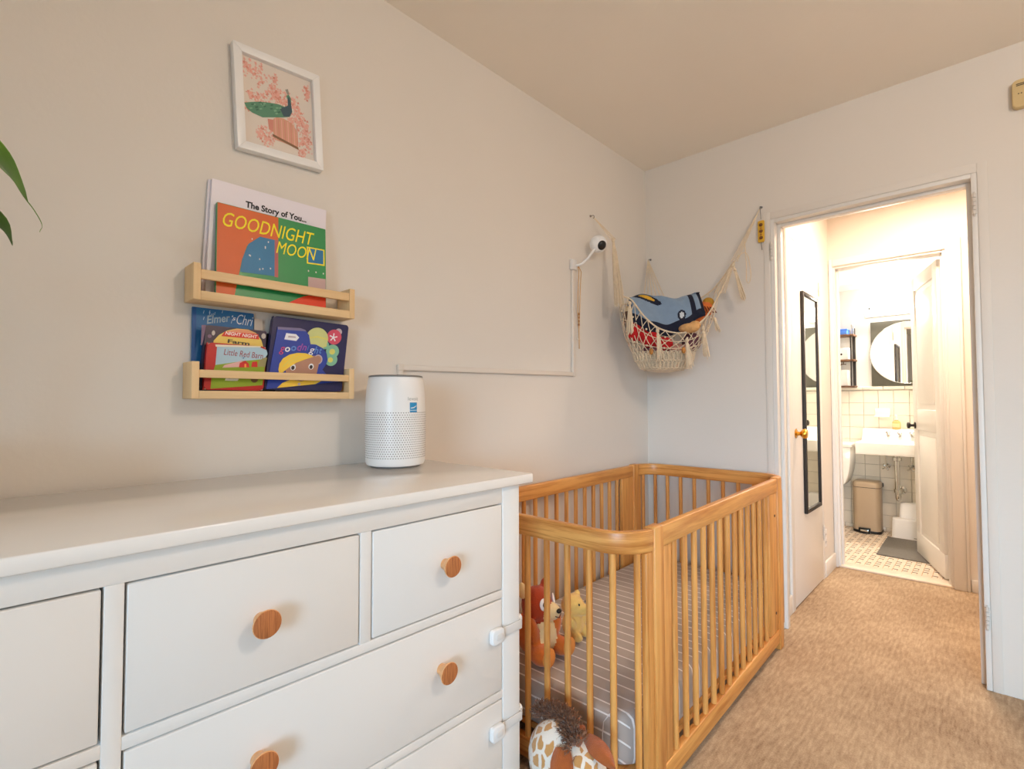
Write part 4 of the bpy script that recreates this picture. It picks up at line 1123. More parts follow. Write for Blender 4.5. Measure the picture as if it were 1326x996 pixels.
for k in (3, 6):
    nt.tube([net_at(i / 60, k / 8) for i in range(60)], .0022, 5, closed=True)
for i in range(NU):
    for k in (2, 4, 6):
        if i % 2 == 0: nt.ell(net_at(i / NU, k / 8), (.0055, .0055, .0055), 0, 8, 6)
nt.build('net', M['rope'], HM, smooth=60)
wb = MB(); NB = 40; rings = []
for k, (f, zz) in enumerate(((1.0, 1.396), (.96, 1.372), (.87, 1.345), (.72, 1.320), (.50, 1.303), (.24, 1.297))):
    rings.append(len(wb.v))
    for i in range(NB):
        a = 2 * math.pi * i / NB; rr = f * (1 + .012 * math.cos(a * 20))
        wb.v.append(tuple(hp(.387 + .157 * rr * math.cos(a), zz, -.040 + .087 * rr * math.sin(a))))
for a, b in zip(rings, rings[1:]):
    for i in range(NB): wb.f.append((a + i, a + (i + 1) % NB, b + (i + 1) % NB, b + i)); wb.m.append(0)
wb.f.append(tuple(range(rings[-1], rings[-1] + NB))); wb.m.append(0)
wb.build('woven_base', M['rope'], HM, smooth=60)
lo = MB()
for i in range(22):
    a = math.pi * (.0 + 1.0 * i / 21)
    for da, z1, z2 in ((.10, 1.402, 1.352), (.13, 1.358, 1.314)):
        f1, f2 = (1.07, .99) if z1 > 1.37 else (.96, .80)
        lp = []
        for k in range(9):
            t = k / 8; aa = a + da * math.sin(2 * math.pi * t) * .8; f = f1 + (f2 - f1) * math.sin(math.pi * t); zz = z1 + (z2 - z1) * math.sin(math.pi * t)
            lp.append(hp(.387 + .152 * f * math.cos(aa), zz, -.040 + .090 * f * math.sin(aa) + .004))
        lo.tube(lp, .0026, 5)
for k in range(12):
    zz = 1.400 - .0082 * k; f = 1.045 - .0042 * k * k * .72
    lo.tube([hp(.387 + .152 * f * math.cos(2 * math.pi * i / 40), zz + .003 * math.sin(i * 2.3 + k), -.040 + .086 * f * math.sin(2 * math.pi * i / 40)) for i in range(40)], .0024, 5, closed=True)
lo.build('braided_loops', M['rope'], HM, smooth=60)
rt = random.Random(11)
def tassel(top, bot, spread, n=16):
    top, bot = Vector(top), Vector(bot); mb = MB()
    mb.ell(top, (.009, .009, .012), 0, 10, 8)
    mb.ell(top.lerp(bot, .16), (.0085, .0085, .006), 0, 10, 8)
    for i in range(n):
        a = 2 * math.pi * i / n; r = spread * rt.uniform(.35, 1)
        o1 = EX * math.cos(a) * r + EN * math.sin(a) * r * .7
        e = bot + o1 + Vector((0, 0, rt.uniform(-.012, .012)))
        mb.tube([top, top.lerp(e, .2) + o1 * .2, top.lerp(e, .6) + o1 * .15, e], [.003, .0028, .0026, .0022], 5)
    return mb.build('tassel', M['rope'], HM, smooth=60)
tassel(hp(.120, 1.985, .012), hp(.140, 1.640, .04), .030, 24)
tassel(hp(.195, 1.645, .05), hp(.190, 1.490, .07), .018)
tassel(hp(.325, 1.500, .085), hp(.330, 1.355, .10), .018)
tassel(hp(.470, 1.450, .085), hp(.478, 1.315, .10), .022, 18)
tassel(hp(.555, 1.510, .075), hp(.565, 1.365, .085), .017)
tassel(hp(.625, 1.560, .045), hp(.640, 1.500, .05), .014, 10)
tassel(hp(.735, 1.848, .014), hp(.775, 1.668, .03), .016, 12)
mb = MB(); mb.tube(smoothpath([hp(.740, 1.86, .012), hp(.775, 1.905, .012), hp(.806, 1.90, .015), hp(.820, 1.80, .02), hp(.812, 1.755, .02), hp(.798, 1.765, .02), hp(.800, 1.85, .016), hp(.795, 1.97, .012)], 4), .0022, 5)
mb.build('loose_loop', M['rope'], HM, smooth=60)
for c in ((.285, 1.392, .115), (.445, 1.398, .112)):
    MB().ell(hp(*c), (.010, .009, .016), 0, 12, 8).build('wooden_bead', mat('amber_bead', (176, 116, 46), .5), HM, smooth=60)

def hook(p, nrm, label):
    p, nrm = Vector(p), Vector(nrm)
    mb = MB(); b = p - nrm * p.dot(nrm)
    mb.tube(smoothpath([p - nrm * .0145, p + nrm * .004, p + nrm * .010 + Vector((0, 0, -.006)), p + nrm * .010 + Vector((0, 0, -.013)), p + nrm * .003 + Vector((0, 0, -.016))], 3), .0018, 6)
    mb.ell(p - nrm * .0135, (.006, .006, .006), 0, 10, 8)
    o = mb.build('wall_hook', M['grey'], None, smooth=60, origin=tuple(p)); return tag(o, label, 'hook', 'hammock wall hooks')
hook((.015, 2.196, 2.117), (1, 0, 0), 'small metal hook on the dresser wall, above the monitor camera')
hook((.663, YB - .015, 2.150), (0, -1, 0), 'small metal hook beside the doorway, above the yellow charm')
hook((.032, YB - .015, 1.998), (0, -1, 0), 'small metal hook in the wall corner behind the hammock')

# contents of the hammock
BL = thing('blanket', 'pale blue fleece blanket with navy border heaped in the toy hammock', 'blanket', tuple(hp(.36, 1.45, -.05)))
def bl_at(u, v):
    """u along the hammock, v from front edge over the crest to the back"""
    s = .212 + .368 * u
    crest = 1.690 + .020 * math.sin(u * 5.2 + .4) + .095 * max(0, u - .50) ** 1.1 + .05 * max(0, u - .7) - .25 * max(0, u - .93)
    front = 1.56 - .07 * math.sin(math.pi * min(1, u * 1.15)) + .0 * u + .10 * max(0, u - .75)
    if v < .62:
        t = v / .62; z = front + (crest - front) * math.sin(t * math.pi / 2) ** .9; n = .035 - .085 * t + .014 * math.sin(u * 9 + t * 3)
    else:
        t = (v - .62) / .38; z = crest - .16 * t * t - .01 * t; n = -.05 - .10 * t + .01 * math.sin(u * 8)
    return hp(s, z + .004 * math.sin(u * 21 + v * 7), n)
bm2 = MB(); NU, NV = 110, 66
for side in (0, 1):
    for i in range(NU + 1):
        for j in range(NV + 1):
            q = bl_at(i / NU, j / NV); bm2.v.append(tuple(q + Vector((0, 0, -.008 * side)) - EN * .008 * side))
R_ = (NU + 1) * (NV + 1)
def bcol(u, v):
    if v < .09 or u > .955: return 1
    if .82 < u < .885 - .05 * max(0, v - .3) and v < .66: return 1
    # yellow almond outlined in navy near the crest
    a, b = (u - .24) / .175, (v - .46 + .5 * (u - .24)) / .105
    r = abs(a) ** 1.5 + abs(b) ** 1.5
    if r < .55 and a < .8: return 2
    if r < 1.25: return 1
    a, b = (u - .69) / .05, (v - .15) / .07
    r = a * a + b * b
    if r < .35: return 3
    if r < 1.1: return 1
    return 0
for side in (0, 1):
    for i in range(NU):
        for j in range(NV):
            a = side * R_ + i * (NV + 1) + j
            bm2.f.append((a, a + 1, a + NV + 2, a + NV + 1) if side else (a, a + NV + 1, a + NV + 2, a + 1)); bm2.m.append(bcol((i + .5) / NU, (j + .5) / NV))
for i in range(NU):
    for j in (0, NV):
        a = i * (NV + 1) + j; bm2.f.append((a, a + NV + 1, R_ + a + NV + 1, R_ + a)); bm2.m.append(1)
for j in range(NV):
    for i in (0, NU):
        a = i * (NV + 1) + j; bm2.f.append((a, a + 1, R_ + a + 1, R_ + a)); bm2.m.append(1)
fl = [mat('blue_fleece', (126, 148, 172), .95, .05, 30, .3, 220, sheen=.3), mat('navy_fleece', (22, 26, 46), .95, .1, 30, .3, 220), mat('yellow_fleece', (214, 166, 52), .95, .05, 30), mat('pale_fleece', (206, 210, 214), .95, .05, 30)]
bm2.build('fleece', fl, BL, smooth=80)
def heap(name, label, ells, mats, cat, extra=None):
    c = ells[0][0]
    t = thing(name, label, cat, tuple(hp(*c)), 'soft toys in the hammock')
    blob('body', [(hp(*e[0]), e[1], e[2]) for e in ells], mats, t, .006, 4)
    return t
heap('soft_toy', 'bright red cushion toy behind the hammock net, below the blue blanket', [((.235, 1.515, -.01), (.045, .045, .058), 0), ((.305, 1.475, .0), (.050, .05, .055), 0), ((.375, 1.440, .005), (.05, .045, .04), 0)], [mat('red_fleece', (196, 24, 28), .9, .06, 30, .2, 200)], 'soft toy')
t = heap('soft_toy', 'orange striped soft toy at the hammock end, against the blanket border', [((.595, 1.625, -.045), (.055, .05, .040), 0), ((.555, 1.580, -.02), (.04, .04, .032), 0), ((.630, 1.665, -.06), (.032, .03, .03), 1)], [mat('orange_fleece', (216, 112, 48), .9, .1, 30, .2, 200), mat('ochre_fleece', (190, 140, 44), .9, .1, 30)], 'soft toy')
for k in range(6):
    a = hp(.560 + .014 * k, 1.640 - .002 * k, .004); b = hp(.575 + .014 * k, 1.600, .012)
    MB().tube([a, a.lerp(b, .5) + EN * .004, b], .003, 5).build('stripe', mat('brown_stripe', (110, 50, 24), .9), t, smooth=60)
heap('soft_toy', 'tan shell-shaped soft toy lying on the hammock rim', [((.490, 1.515, .055), (.055, .036, .026), 0), ((.525, 1.530, .045), (.03, .03, .026), 0)], [mat('tan_fleece', (216, 166, 108), .9, .12, 60, .6, 120)], 'soft toy')
heap('soft_toy', 'brown and cream soft toy peeping out at the camera end of the hammock', [((.200, 1.590, -.035), (.026, .026, .034), 0), ((.205, 1.628, -.035), (.020, .020, .022), 1)], [mat('brown_fleece', (96, 66, 50), .9, .15, 60), mat('oat_fleece', (206, 184, 150), .9, .1, 60)], 'soft toy')
heap('soft_toy', 'dark purple soft toy at the base of the hammock, under the red toy', [((.33, 1.405, -.03), (.07, .05, .032), 0), ((.44, 1.410, -.02), (.07, .05, .035), 1), ((.53, 1.455, -.03), (.05, .045, .05), 0)], [mat('plum_fleece', (120, 76, 84), .9, .2, 60), mat('blush_fleece', (208, 160, 140), .9, .15, 60)], 'soft toy')

CH = thing('hanging_charm', 'yellow beaded charm strip hanging from the hook beside the doorway', 'charm', (.663, YB - .012, 1.93))
x = .663
MB().tube([(x, YB - .020, 2.134), (x + .001, YB - .014, 2.085)], .0016, 5).build('cord', M['grey'], CH)
MB().xz(rrect(x - .016, 1.965, x + .016, 2.078, .008, 4), YB - .014, YB - .009).build('strip', mat('yellow_felt', (224, 176, 60), .9, .05, 40), CH, bevel=.001)
for zz in (2.055, 2.022, 1.988): MB().ell((x, YB - .016, zz), (.009, .005, .009), 0, 12, 8).build('bead', mat('dark_bead', (112, 66, 22), .5), CH, smooth=60)
for zz in (2.038, 2.005): MB().ell((x, YB - .015, zz), (.005, .003, .005), 0, 10, 6).build('bead', mat('amber_small_bead', (160, 104, 36), .5), CH, smooth=60)
MB().tube([(x, YB - .012, 1.966), (x + .003, YB - .012, 1.925)], .002, 5).build('tail', M['grey'], CH)
# ------------------------------------------------------------------ plant at the end of the dresser
PL = thing('potted_plant', 'green plant with long pointed leaves reaching in above the dresser', 'plant', (.24, -.36, .951))
px, py = .22, -.30
tr = rrect(.09, -.56, .33, -.06, .03, 5)  # out-of-view planter box, added and sized to shade the wall above the dresser
tri = rrect(.102, -.548, .318, -.072, .022, 5)
mb = MB(); n = len(tr)
for pts, zz in ((tr, .951), (tr, 1.085), (tri, 1.085), (tri, 1.063)): mb.v += [(a, b, zz) for a, b in pts]
for i in range(3):
    for k in range(n): mb.f.append((i * n + k, i * n + (k + 1) % n, (i + 1) * n + (k + 1) % n, (i + 1) * n + k)); mb.m.append(0)
mb.f.append(tuple(range(n))[::-1]); mb.m.append(0); mb.f.append(tuple(range(3 * n, 4 * n))); mb.m.append(0)
mb.build('added_trough', M['pot'], PL, smooth=45)
MB().xy(rrect(.103, -.547, .317, -.073, .022, 5), 1.0635, 1.071).build('soil', M['soil'], PL)
def leaf(stem, path, wid, m, drip=0.0):
    mb = MB(); mb.tube(smoothpath(stem, 4), .0032, 6); mb.build('stem', M['leafdark'], PL, smooth=60)
    P = smoothpath(path, 5); n = len(P); vs = []; mb = MB()
    for i, p in enumerate(P):
        t = i / (n - 1)
        d = (P[min(i + 1, n - 1)] - P[max(i - 1, 0)]).normalized()
        sd = d.cross(Vector((0, 0, 1))).normalized() if abs(d.z) < .98 else Vector((1, 0, 0))
        up = sd.cross(d)
        prof = math.sin(math.pi * min(1, t * (1 + drip) * .97 + .03)) ** .8 if t < 1 / (1 + drip) else 0
        wv = max(wid * prof, .0024)
        for s in (-1, -.5, 0, .5, 1):
            ww = wv * (1 + .10 * math.sin(9 * t + s * 2)) if abs(s) == 1 else wv
            vs.append(p + sd * s * ww + up * (.20 * abs(s) * wv))
    top = len(vs); vs += [v + Vector((0, 0, -.0012)) for v in vs]
    fs = []
    for i in range(n - 1):
        for j in range(4):
            a = i * 5 + j; fs.append((a, a + 1, a + 6, a + 5)); fs.append((top + a, top + a + 5, top + a + 6, top + a + 1))
        for j in (0, 4):
            a = i * 5 + j; fs.append((a, a + 5, top + a + 5, top + a))
    mb.add(vs, fs); mb.build('leaf', m, PL, smooth=70)
leaf([(px + .02, py + .09, 1.065), (.30, -.20, 1.42), (.31, -.10, 1.585)], [(.31, -.10, 1.585), (.305, -.03, 1.595), (.30, .02, 1.555), (.30, .048, 1.508), (.30, .062, 1.487), (.30, .073, 1.464), (.30, .071, 1.450)], .050, M['leaf'], .80)
leaf([(px + .03, py + .08, 1.065), (.33, -.19, 1.36), (.34, -.10, 1.48)], [(.34, -.10, 1.48), (.335, -.03, 1.475), (.33, .020, 1.440), (.33, .036, 1.412)], .040, M['leafdark'])
leaf([(px + .01, py + .10, 1.065), (.26, -.20, 1.30), (.27, -.11, 1.40)], [(.27, -.11, 1.40), (.27, -.05, 1.405), (.27, .005, 1.375), (.27, .022, 1.345)], .035, M['leafdark'])
for k in range(6):
    a = 2.6 + k * .62; r = .15 + .05 * (k % 3); zt = 1.40 + .09 * (k % 4)
    e = Vector((px + r * math.cos(a), py + r * math.sin(a), zt)); e.x = max(e.x, .11)
    tip = e + Vector((.13 * math.cos(a), .13 * math.sin(a), -.06)); tip.x = max(tip.x, .10); tip.y = min(tip.y, -.06); e.y = min(e.y, -.08)
    leaf([(px + .02 * math.cos(a), py + .02 * math.sin(a), 1.065), tuple(((Vector((px, py, 1.08)) + e) / 2) + Vector((0, 0, .05))), tuple(e)], [tuple(e), tuple(e.lerp(tip, .5) + Vector((0, 0, .012))), tuple(tip)], .04, M['leaf'] if k % 2 else M['leafdark'])

# ------------------------------------------------------------------ alarm on the door wall
SA = thing('smoke_alarm', 'yellowed plastic alarm box high on the wall beside the doorway', 'alarm', (1.645, YB - .0005, 2.335))
al = mat('aged_plastic', (214, 190, 140), .5, .03)
MB().xz(rrect(1.594, 2.282, 1.700, 2.392, .018, 5), YB - .030, YB - .0005).build('housing', al, SA, bevel=.004)
for zz in (2.372, 2.366): MB().box(1.606, YB - .0315, zz, 1.69, YB - .0298, zz + .0025).build('vent_slot', M['dark'], SA)
for xx in (1.612, 1.620): MB().lathe([(0, YB - .0315), (.002, YB - .0315), (.002, YB - .0298), (0, YB - .0298)], (xx, 0, 2.335), 'Y', 8).build('vent_hole', M['dark'], SA)

# ------------------------------------------------------------------ hallway
MI = thing('wall_mirror', 'tall narrow black-framed mirror hung on the white closet door', 'mirror', (HX0 + .0135, 3.485, .49))
x0, x1 = HX0 + .0125, HX0 + .030
ma, mb_, mz0, mz1 = 3.318, 3.662, .490, 1.792; fw = .024
for b in ((ma, mz0, ma + fw, mz1), (mb_ - fw, mz0, mb_, mz1), (ma + fw, mz0, mb_ - fw, mz0 + fw), (ma + fw, mz1 - fw, mb_ - fw, mz1)):
    MB().box(x0, b[0], b[1], x1, b[2], b[3]).build('frame_rail', M['blackmetal'], MI, bevel=.003)
MB().box(x0 + .001, ma + fw - .003, mz0 + fw - .003, x0 + .010, mb_ - fw + .003, mz1 - fw + .003).build('glass', M['mirror'], MI)
OU = thing('wall_outlet', 'white double wall outlet low on the wall by the closet door', 'outlet', (HX0 + .001, 3.845, .245))
oy = .002
MB().uv(rrect(3.812, .190, 3.878, .302, .006, 3), HX0 + .0005, HX0 + .006).build('cover_plate', M['white'], OU, bevel=.0015)
for zz in (.222, .270):
    MB().uv(rrect(3.829, zz - .016, 3.861, zz + .016, .008, 4), HX0 + .006, HX0 + .0075).build('socket', M['softwhite'], OU)
    for yy in (3.838, 3.851): MB().box(HX0 + .0074, yy, zz - .005, HX0 + .0079, yy + .003, zz + .006).build('slot', M['dark'], OU)
def dome(name, label, x, y, z, rgb, watts, point):
    t = thing(name, label, 'lamp', (x, y, z - .02))
    MB().lathe([(0, z - .0005), (.15, z - .0005), (.15, z - .018), (0, z - .018)], (x, y, 0), 'Z', 32).build('canopy', M['white'], t, smooth=40)
    MB().lathe([(.14, z - .018), (.135, z - .05), (.10, z - .085), (.05, z - .10), (0, z - .104)], (x, y, 0), 'Z', 32).build('glass_shade', emit('lit_glass', rgb, 3.0), t, smooth=70)
    ld = bpy.data.lights.new('lamp_light', 'POINT' if point else 'AREA')
    if point: ld.shadow_soft_size = .11
    else: ld.shape = 'DISK'; ld.size = .26
    ld.energy = watts; ld.color = lin(rgb)[:3]
    lo_ = bpy.data.objects.new('lamp_light', ld); COL.objects.link(lo_); lo_.parent = t; lo_.location = (0, 0, -.22 if point else -.10)
dome('ceiling_light', 'round glass flush ceiling light in the hallway, above the doorway', 1.30, 3.48, HZ, (255, 225, 198), HALL_WATTS, False)
dome('ceiling_light', 'round glass flush ceiling light in the middle of the bedroom', 2.30, 1.00, HZ, (255, 232, 211), BED_WATTS, True)

# ------------------------------------------------------------------ bathroom
YW = YE - .0135                 # face of the wall tile
VL = thing('vanity_light', 'bright white bar light with two small chrome finials over the bathroom mirror', 'lamp', (.90, YE, 1.95))
MB().box(.70, YE - .035, 1.885, 1.16, YE - .0005, 2.030).build('back_plate', M['white'], VL, bevel=.004)
MB().xz(rrect(.705, 1.89, 1.155, 2.025, .02, 4), YE - .095, YE - .035).build('diffuser', emit('lit_diffuser', (255, 248, 236), 9.0), VL, bevel=.008)
for xx in (.742, 1.050): MB().lathe([(0, YE - .108), (.010, YE - .107), (.010, YE - .096), (0, YE - .094)], (xx, 0, 1.950), 'Y', 14).build('finial', M['grey'], VL, smooth=40)
ld = bpy.data.lights.new('lamp_light', 'AREA'); ld.shape = 'RECTANGLE'; ld.size = .44; ld.size_y = .12; ld.energy = BATH_WATTS; ld.color = (1, .90, .76)
lo_ = bpy.data.objects.new('lamp_light', ld); COL.objects.link(lo_); lo_.parent = VL; lo_.location = (.03, -.115, 0); lo_.rotation_euler = (math.radians(-48), 0, 0)

RM = thing('bathroom_mirror', 'round mirror on a square dark backing above the bathroom sink', 'mirror', (.985, YE, 1.27))
MB().box(.735, YE - .020, 1.272, 1.245, YE - .0005, 1.838).build('backing_panel', M['slate'], RM, bevel=.002)
MB().xz(oval(.992, 1.555, .262, .262, 64), YE - .028, YE - .020).build('round_glass', M['mirror'], RM)
MB().tube([(.992 + .264 * math.cos(2 * math.pi * k / 64), YE - .0245, 1.555 + .264 * math.sin(2 * math.pi * k / 64)) for k in range(64)], .004, 6, closed=True).build('rim', M['chrome'], RM, smooth=60)

RK = thing('wall_rack', 'three-tier rack of dark boards on black metal uprights beside the round mirror', 'shelf', (.40, YE, 1.265))
for zz in (1.262, 1.497, 1.722): MB().box(.16, YE - .150, zz, .628, YE - .002, zz + .014).build('rack_board', M['walnut'], RK, bevel=.001)
for xx in (.21, .596):
    MB().box(xx, YE - .012, 1.276, xx + .022, YE - .001, 1.80).build('upright', M['blackmetal'], RK)
    MB().box(xx + .004, YE - .145, 1.276, xx + .014, YE - .137, 1.722).build('upright', M['blackmetal'], RK)
def rackbox(name, label, cat, b, m, lid=None, lm=None):
    t = thing(name, label, cat, ((b[0] + b[3]) / 2, (b[1] + b[4]) / 2, b[2]), 'things on the bathroom rack')
    MB().box(*b).build('body', m, t, bevel=.004)
    if lid: MB().box(b[0] - .002, b[1] - .002, b[5] - lid, b[3] + .002, b[4] + .002, b[5] + .002).build('lid', lm, t, bevel=.002)
    return t
rackbox('storage_box', 'bright blue box with a lid on the top board of the bathroom rack', 'box', (.40, YE - .135, 1.7365, .578, YE - .02, 1.785), mat('blue_card', (70, 124, 220), .5), .014, mat('blue_card_lid', (60, 112, 208), .5))
t = rackbox('storage_box', 'white drawer box with a dark finger hole on the middle rack board', 'box', (.36, YE - .135, 1.5115, .585, YE - .02, 1.615), M['white'])
MB().lathe([(0, YE - .1365), (.009, YE - .1365), (.009, YE - .1345), (0, YE - .1345)], (.530, 0, 1.560), 'Y', 14).build('finger_hole', M['dark'], t)
rackbox('storage_box', 'plain white box on the lowest board of the bathroom rack', 'box', (.30, YE - .135, 1.2765, .575, YE - .02, 1.42), M['softwhite'])
t = thing('hand_mirror', 'small silver standing loop at the top rack upright', 'ornament', (.612, YE - .07, 1.737))
MB().tube([(.607, YE - .07, 1.742), (.606, YE - .07, 1.78), (.602, YE - .075, 1.82), (.608, YE - .08, 1.835), (.616, YE - .075, 1.82), (.618, YE - .07, 1.742)], .0045, 8).build('loop', M['chrome'], t, smooth=60)
MB().lathe([(0, 1.737), (.011, 1.737), (.011, 1.743), (0, 1.743)], (.6125, YE - .07, 0), 'Z', 14).build('foot', M['chrome'], t)
t = thing('towel_hook', 'small bronze hook rail under the middle rack board', 'hook', (.50, YE - .148, 1.465))
mb = MB(); mb.tube([(.41, YE - .10, 1.478), (.56, YE - .10, 1.470)], .004, 6); mb.tube([(.50, YE - .10, 1.474), (.50, YE - .115, 1.458), (.515, YE - .12, 1.455), (.525, YE - .115, 1.468)], .0035, 6); mb.tube([(.46, YE - .10, 1.4755), (.46, YE - .10, 1.4975)], .003, 6); mb.tube([(.54, YE - .10, 1.471), (.54, YE - .10, 1.4975)], .003, 6)
mb.build('rail', mat('bronze', (120, 96, 64), .4, metal=.6), t, smooth=60)

# sink
SK = thing('bathroom_sink', 'white wall-hung sink with three chrome knobs on its sloped back', 'sink', (.93, 5.25, .70))
s0, s1 = .668, 1.215; yf, yk = 5.055, YW - .0005
prof = [(yf, .700), (yf - .004, .715), (yf, .795), (yf + .012, .803), (yf + .04, .800), (yf + .060, .770), (yf + .12, .720), (5.27, .715), (5.315, .770), (5.330, .802), (5.345, .806), (5.415, .892), (5.425, .898), (yk, .898), (yk, .72), (5.38, .70)]
# outer shell with an open bowl cut as rings
mb = MB()
def srow(x, bowl):
    out = []
    for (y, zz) in prof:
        if not bowl and yf + .03 < y < 5.33 and .7 < zz < .80: zz = .802
        out.append((x, y, zz))
    return out
xs = [(s0, 0), (s0 + .008, 0), (s0 + .055, 0), (s0 + .075, 1), (s1 - .075, 1), (s1 - .055, 0), (s1 - .008, 0), (s1, 0)]
n = len(prof)
for x, b in xs: mb.v += srow(x, b)
for i in range(len(xs) - 1):
    for k in range(n):
        mb.f.append((i * n + k, i * n + (k + 1) % n, (i + 1) * n + (k + 1) % n, (i + 1) * n + k)); mb.m.append(0)
mb.f.append(tuple(range(n))); mb.m.append(0)
mb.f.append(tuple(range((len(xs) - 1) * n, len(xs) * n))[::-1]); mb.m.append(0)
mb.build('basin', M['porcelain'], SK, bevel=.004, smooth=50)
for xx in (.856, .936, 1.016):
    dirv = Vector((0, -.77, .64)); c = Vector((xx, 5.378, .848)); q = dirv.to_track_quat('Z', 'Y').to_matrix()
    mb = MB().lathe([(0, 0), (.014, 0), (.014, .004), (.007, .008), (.007, .018), (.017, .022), (.018, .034), (.012, .039), (0, .040)], (0, 0, 0), 'Z', 16)
    mb.v = [tuple(q @ Vector(v) + c) for v in mb.v]
    mb.build('tap_knob', M['chrome'], SK, smooth=40)
xd = .915
mb = MB().lathe([(0, .700), (.032, .700), (.032, .690), (.020, .686), (.020, .668), (.032, .664), (.032, .640), (.018, .636), (.018, .40), (.026, .40), (.026, .372), (.018, .370), (0, .368)], (xd, 5.33, 0), 'Z', 18)
mb.build('drain_pipe', M['chrome'], SK, smooth=40)
MB().tube(smoothpath([(xd, 5.33, .40), (xd, 5.33, .345), (xd, 5.345, .318), (xd, 5.375, .312), (xd, 5.400, .325), (xd, 5.405, .35), (xd + .012, 5.43, .375), (xd + .012, YW - .001, .378)], 4), .017, 12).build('drain_trap', M['chrome'], SK, smooth=60)
MB().lathe([(.018, YW - .012), (.034, YW - .006), (.036, YW - .0006), (0, YW - .0006)], (xd + .012, 0, .378), 'Y', 20).build('pipe_flange', M['chrome'], SK, smooth=40)
for xx in (.832, 1.004):
    mb = MB(); mb.tube([(xx, YW - .001, .575), (xx, 5.40, .575)], .008, 10); mb.tube([(xx, 5.41, .575), (xx, 5.41, .69)], .005, 8)
    mb.lathe([(0, YW - .008), (.022, YW - .006), (.022, YW - .0006), (0, YW - .0006)], (xx, 0, .575), 'Y', 16)
    for a in range(4):
        d = Vector((math.cos(a * math.pi / 2 + .6), 0, math.sin(a * math.pi / 2 + .6)))
        c = Vector((xx, 5.375, .575)); mb.tube([c, c + d * .024], .005, 8); mb.ell(c + d * .026, (.007, .007, .007), 0, 8, 6)
    mb.ell((xx, 5.385, .575), (.014, .022, .014), 0, 12, 8)
    mb.build('supply_valve', M['chrome'], SK, smooth=50)
# things on the sink
SB2 = thing('soap_bottle', 'amber soap bottle with white pump standing on the back of the sink', 'bottle', (.905, 5.445, .899))
MB().lathe([(0, .899), (.028, .899), (.030, .904), (.030, .952), (.024, .966), (.012, .972), (.012, .978), (0, .978)], (.905, 5.445, 0), 'Z', 20).build('body', mat('amber_soap', (232, 178, 112), .15, .05), SB2, smooth=45)
MB().box(.878, 5.4135, .915, .932, 5.4146, .948).build('paper_label', mat('soap_label', (236, 210, 160), .6), SB2)
mb = MB().lathe([(0, .978), (.013, .978), (.013, .990), (.005, .992), (.005, 1.018), (0, 1.018)], (.905, 5.445, 0), 'Z', 14); mb.box(.898, 5.405, 1.014, .912, 5.452, 1.024)
mb.build('pump', M['white'], SB2, smooth=40)
SD = thing('soap_dish', 'white ceramic soap dish set into the bathroom wall tile', 'soap dish', (.80, YW - .001, 1.03))
MB().box(.752, YW - .045, 1.000, .862, YW - .0005, 1.012).box(.752, YW - .012, 1.012, .862, YW - .0005, 1.075).build('dish', M['porcelain'], SD, bevel=.005)

# toilet
TL = thing('toilet', 'white toilet with its tank beside the sink, mostly behind the door frame', 'toilet', (.37, 5.2, .006))
MB().xy(rrect(.125, 5.205, .618, YW - .001, .03, 5), .738, .772).build('tank_lid', M['porcelain'], TL, bevel=.006)
tp = [(.14, .738), (.14, .43), (.17, .385), (.50, .385), (.535, .395), (.563, .43), (.578, .47), (.592, .53), (.602, .61), (.606, .738)]
MB().xz(tp, 5.222, YW - .001).build('tank', M['porcelain'], TL, bevel=.008, smooth=40)
bc = (.37, 4.98)
def osec(f, zz, sx, sy, dy): return [(bc[0] + sx * math.cos(2 * math.pi * k / 32), bc[1] + dy + sy * math.sin(2 * math.pi * k / 32), zz) for k in range(32)]
mb = MB(); secs = [(.006, .11, .16, .10), (.05, .10, .15, .10), (.20, .11, .16, .08), (.30, .16, .21, .02), (.385, .178, .235, 0), (.395, .178, .235, 0)]
for zz, sx, sy, dy in secs: mb.v += osec(0, zz, sx, sy, dy)
for i in range(len(secs) - 1):
    for k in range(32): mb.f.append((i * 32 + k, i * 32 + (k + 1) % 32, (i + 1) * 32 + (k + 1) % 32, (i + 1) * 32 + k)); mb.m.append(0)
mb.f.append(tuple(range(32))[::-1]); mb.m.append(0); mb.f.append(tuple(range(160, 192))); mb.m.append(0)
mb.build('bowl', M['porcelain'], TL, smooth=50)
MB().xy([(bc[0] + .186 * math.cos(2 * math.pi * k / 40), bc[1] - .002 + .238 * math.sin(2 * math.pi * k / 40)) for k in range(40)], .3955, .418).build('seat_lid', M['porcelain'], TL, bevel=.006)

# pedal bin
TB = thing('pedal_bin', 'tall taupe pedal bin with black base standing under the sink', 'bin', (.70, 5.375, .006))
bx0, bx1, by0, by1 = .600, .796, 5.285, 5.462
MB().xy(rrect(bx0 - .004, by0 - .004, bx1 + .004, by1 + .002, .04, 6), .0065, .028).build('base', M['black'], TB, bevel=.003)
MB().xy(rrect(bx0, by0, bx1, by1, .040, 7), .028, .392).build('body', M['taupe'], TB, smooth=40)
lidm = MB(); pts = rrect(bx0 - .003, by0 - .004, bx1 + .003, by1, .042, 7); n = len(pts); cxx, cyy = (bx0 + bx1) / 2, (by0 + by1) / 2
for zz, f in ((.397, 1), (.418, 1), (.436, .96), (.446, .86), (.449, .6)): lidm.v += [(cxx + (a - cxx) * f, cyy + (b - cyy) * f, zz) for a, b in pts]
for i in range(4):
    for k in range(n): lidm.f.append((i * n + k, i * n + (k + 1) % n, (i + 1) * n + (k + 1) % n, (i + 1) * n + k)); lidm.m.append(0)
lidm.f.append(tuple(range(n))[::-1]); lidm.m.append(0); lidm.f.append(tuple(range(4 * n, 5 * n))); lidm.m.append(0)
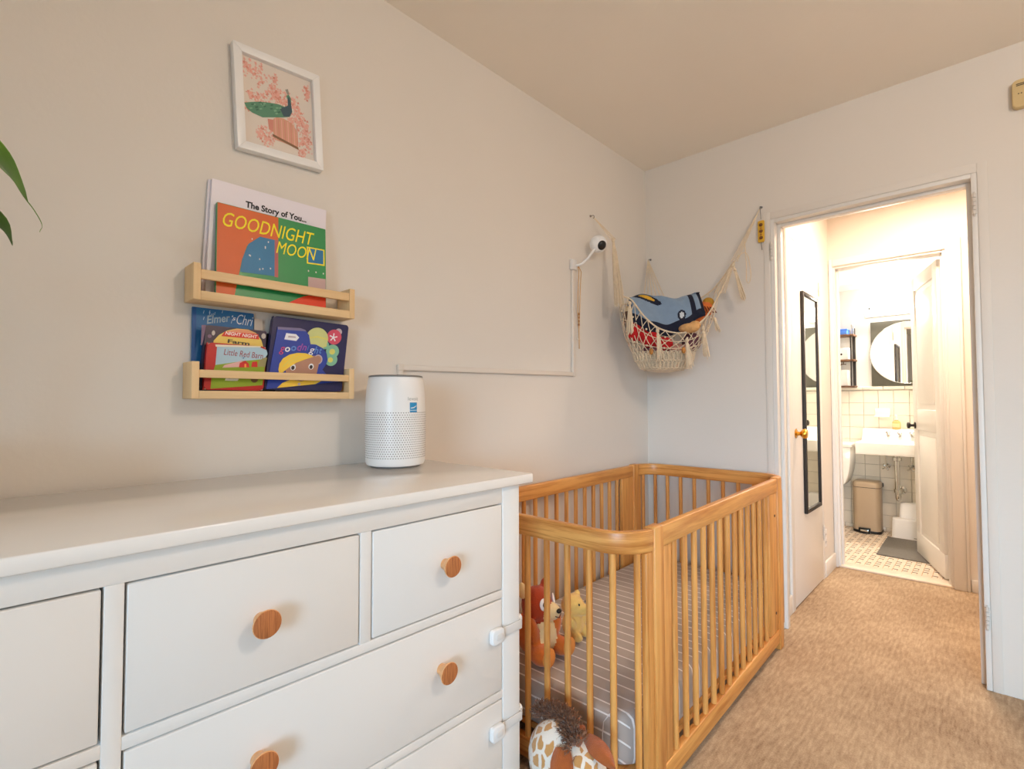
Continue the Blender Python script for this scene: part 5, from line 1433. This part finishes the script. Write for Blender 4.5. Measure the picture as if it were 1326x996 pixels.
lidm.build('lid', M['taupe'], TB, smooth=45)
MB().xy(rrect(bx0 + .002, by0 + .002, bx1 + .001, by1 + .001, .04, 6), .390, .3985).build('lid_gasket', M['black'], TB)
MB().box(bx1 - .05, by1 - .03, .392, bx1 + .006, by1 + .003, .425).build('lid_hinge', M['black'], TB, bevel=.004)
MB().box(.645, by0 - .034, .010, .728, by0 - .002, .018).box(.645, by0 - .034, .018, .655, by0 - .004, .048).box(.718, by0 - .034, .018, .728, by0 - .004, .048).box(.645, by0 - .034, .044, .728, by0 - .004, .052).build('pedal_frame', M['black'], TB, bevel=.002)
MB().box(.657, by0 - .030, .022, .716, by0 - .006, .040).build('pedal', M['chrome'], TB, bevel=.002)

# step stool
ST = thing('step_stool', 'white two-step plastic stool under the bathroom sink', 'step stool', (1.06, 5.34, .0065))
def taper(x0, x1, y0, y1, z0, z1, ins, name):
    a = rrect(x0, y0, x1, y1, .03, 6); cx, cy = (x0 + x1) / 2, (y0 + y1) / 2; mb = MB(); n = len(a)
    for zz, k in ((z0, 0), (z1 - .012, 1), (z1 - .003, 1.25), (z1, 1.8)):
        mb.v += [(p - ins * k * (1 if p > cx else -1) * min(1, abs(p - cx) / .03), q - ins * k * (1 if q > cy else -1) * min(1, abs(q - cy) / .03), zz) for p, q in a]
    for i in range(3):
        for k in range(n): mb.f.append((i * n + k, i * n + (k + 1) % n, (i + 1) * n + (k + 1) % n, (i + 1) * n + k)); mb.m.append(0)
    mb.f.append(tuple(range(n))[::-1]); mb.m.append(0); mb.f.append(tuple(range(3 * n, 4 * n))); mb.m.append(0)
    return mb.build(name, M['white'], ST, smooth=45)
taper(.872, 1.250, 5.258, 5.368, .0075, .165, .004, 'lower_step')
taper(.905, 1.242, 5.340, 5.462, .0075, .285, .016, 'upper_step')
MB().box(1.02, 5.2573, .020, 1.05, 5.2600, .026).build('grip_slot', M['grey'], ST)
BM = thing('bath_mat', 'dark grey rectangular mat on the bathroom floor in front of the stool', 'mat', (1.07, 4.91, .0064))
MB().xy([(.858, 4.605), (1.262, 4.585), (1.262, 5.235), (.848, 5.240)], .0066, .0145).build('pile', M['mat_grey'], BM, bevel=.003)
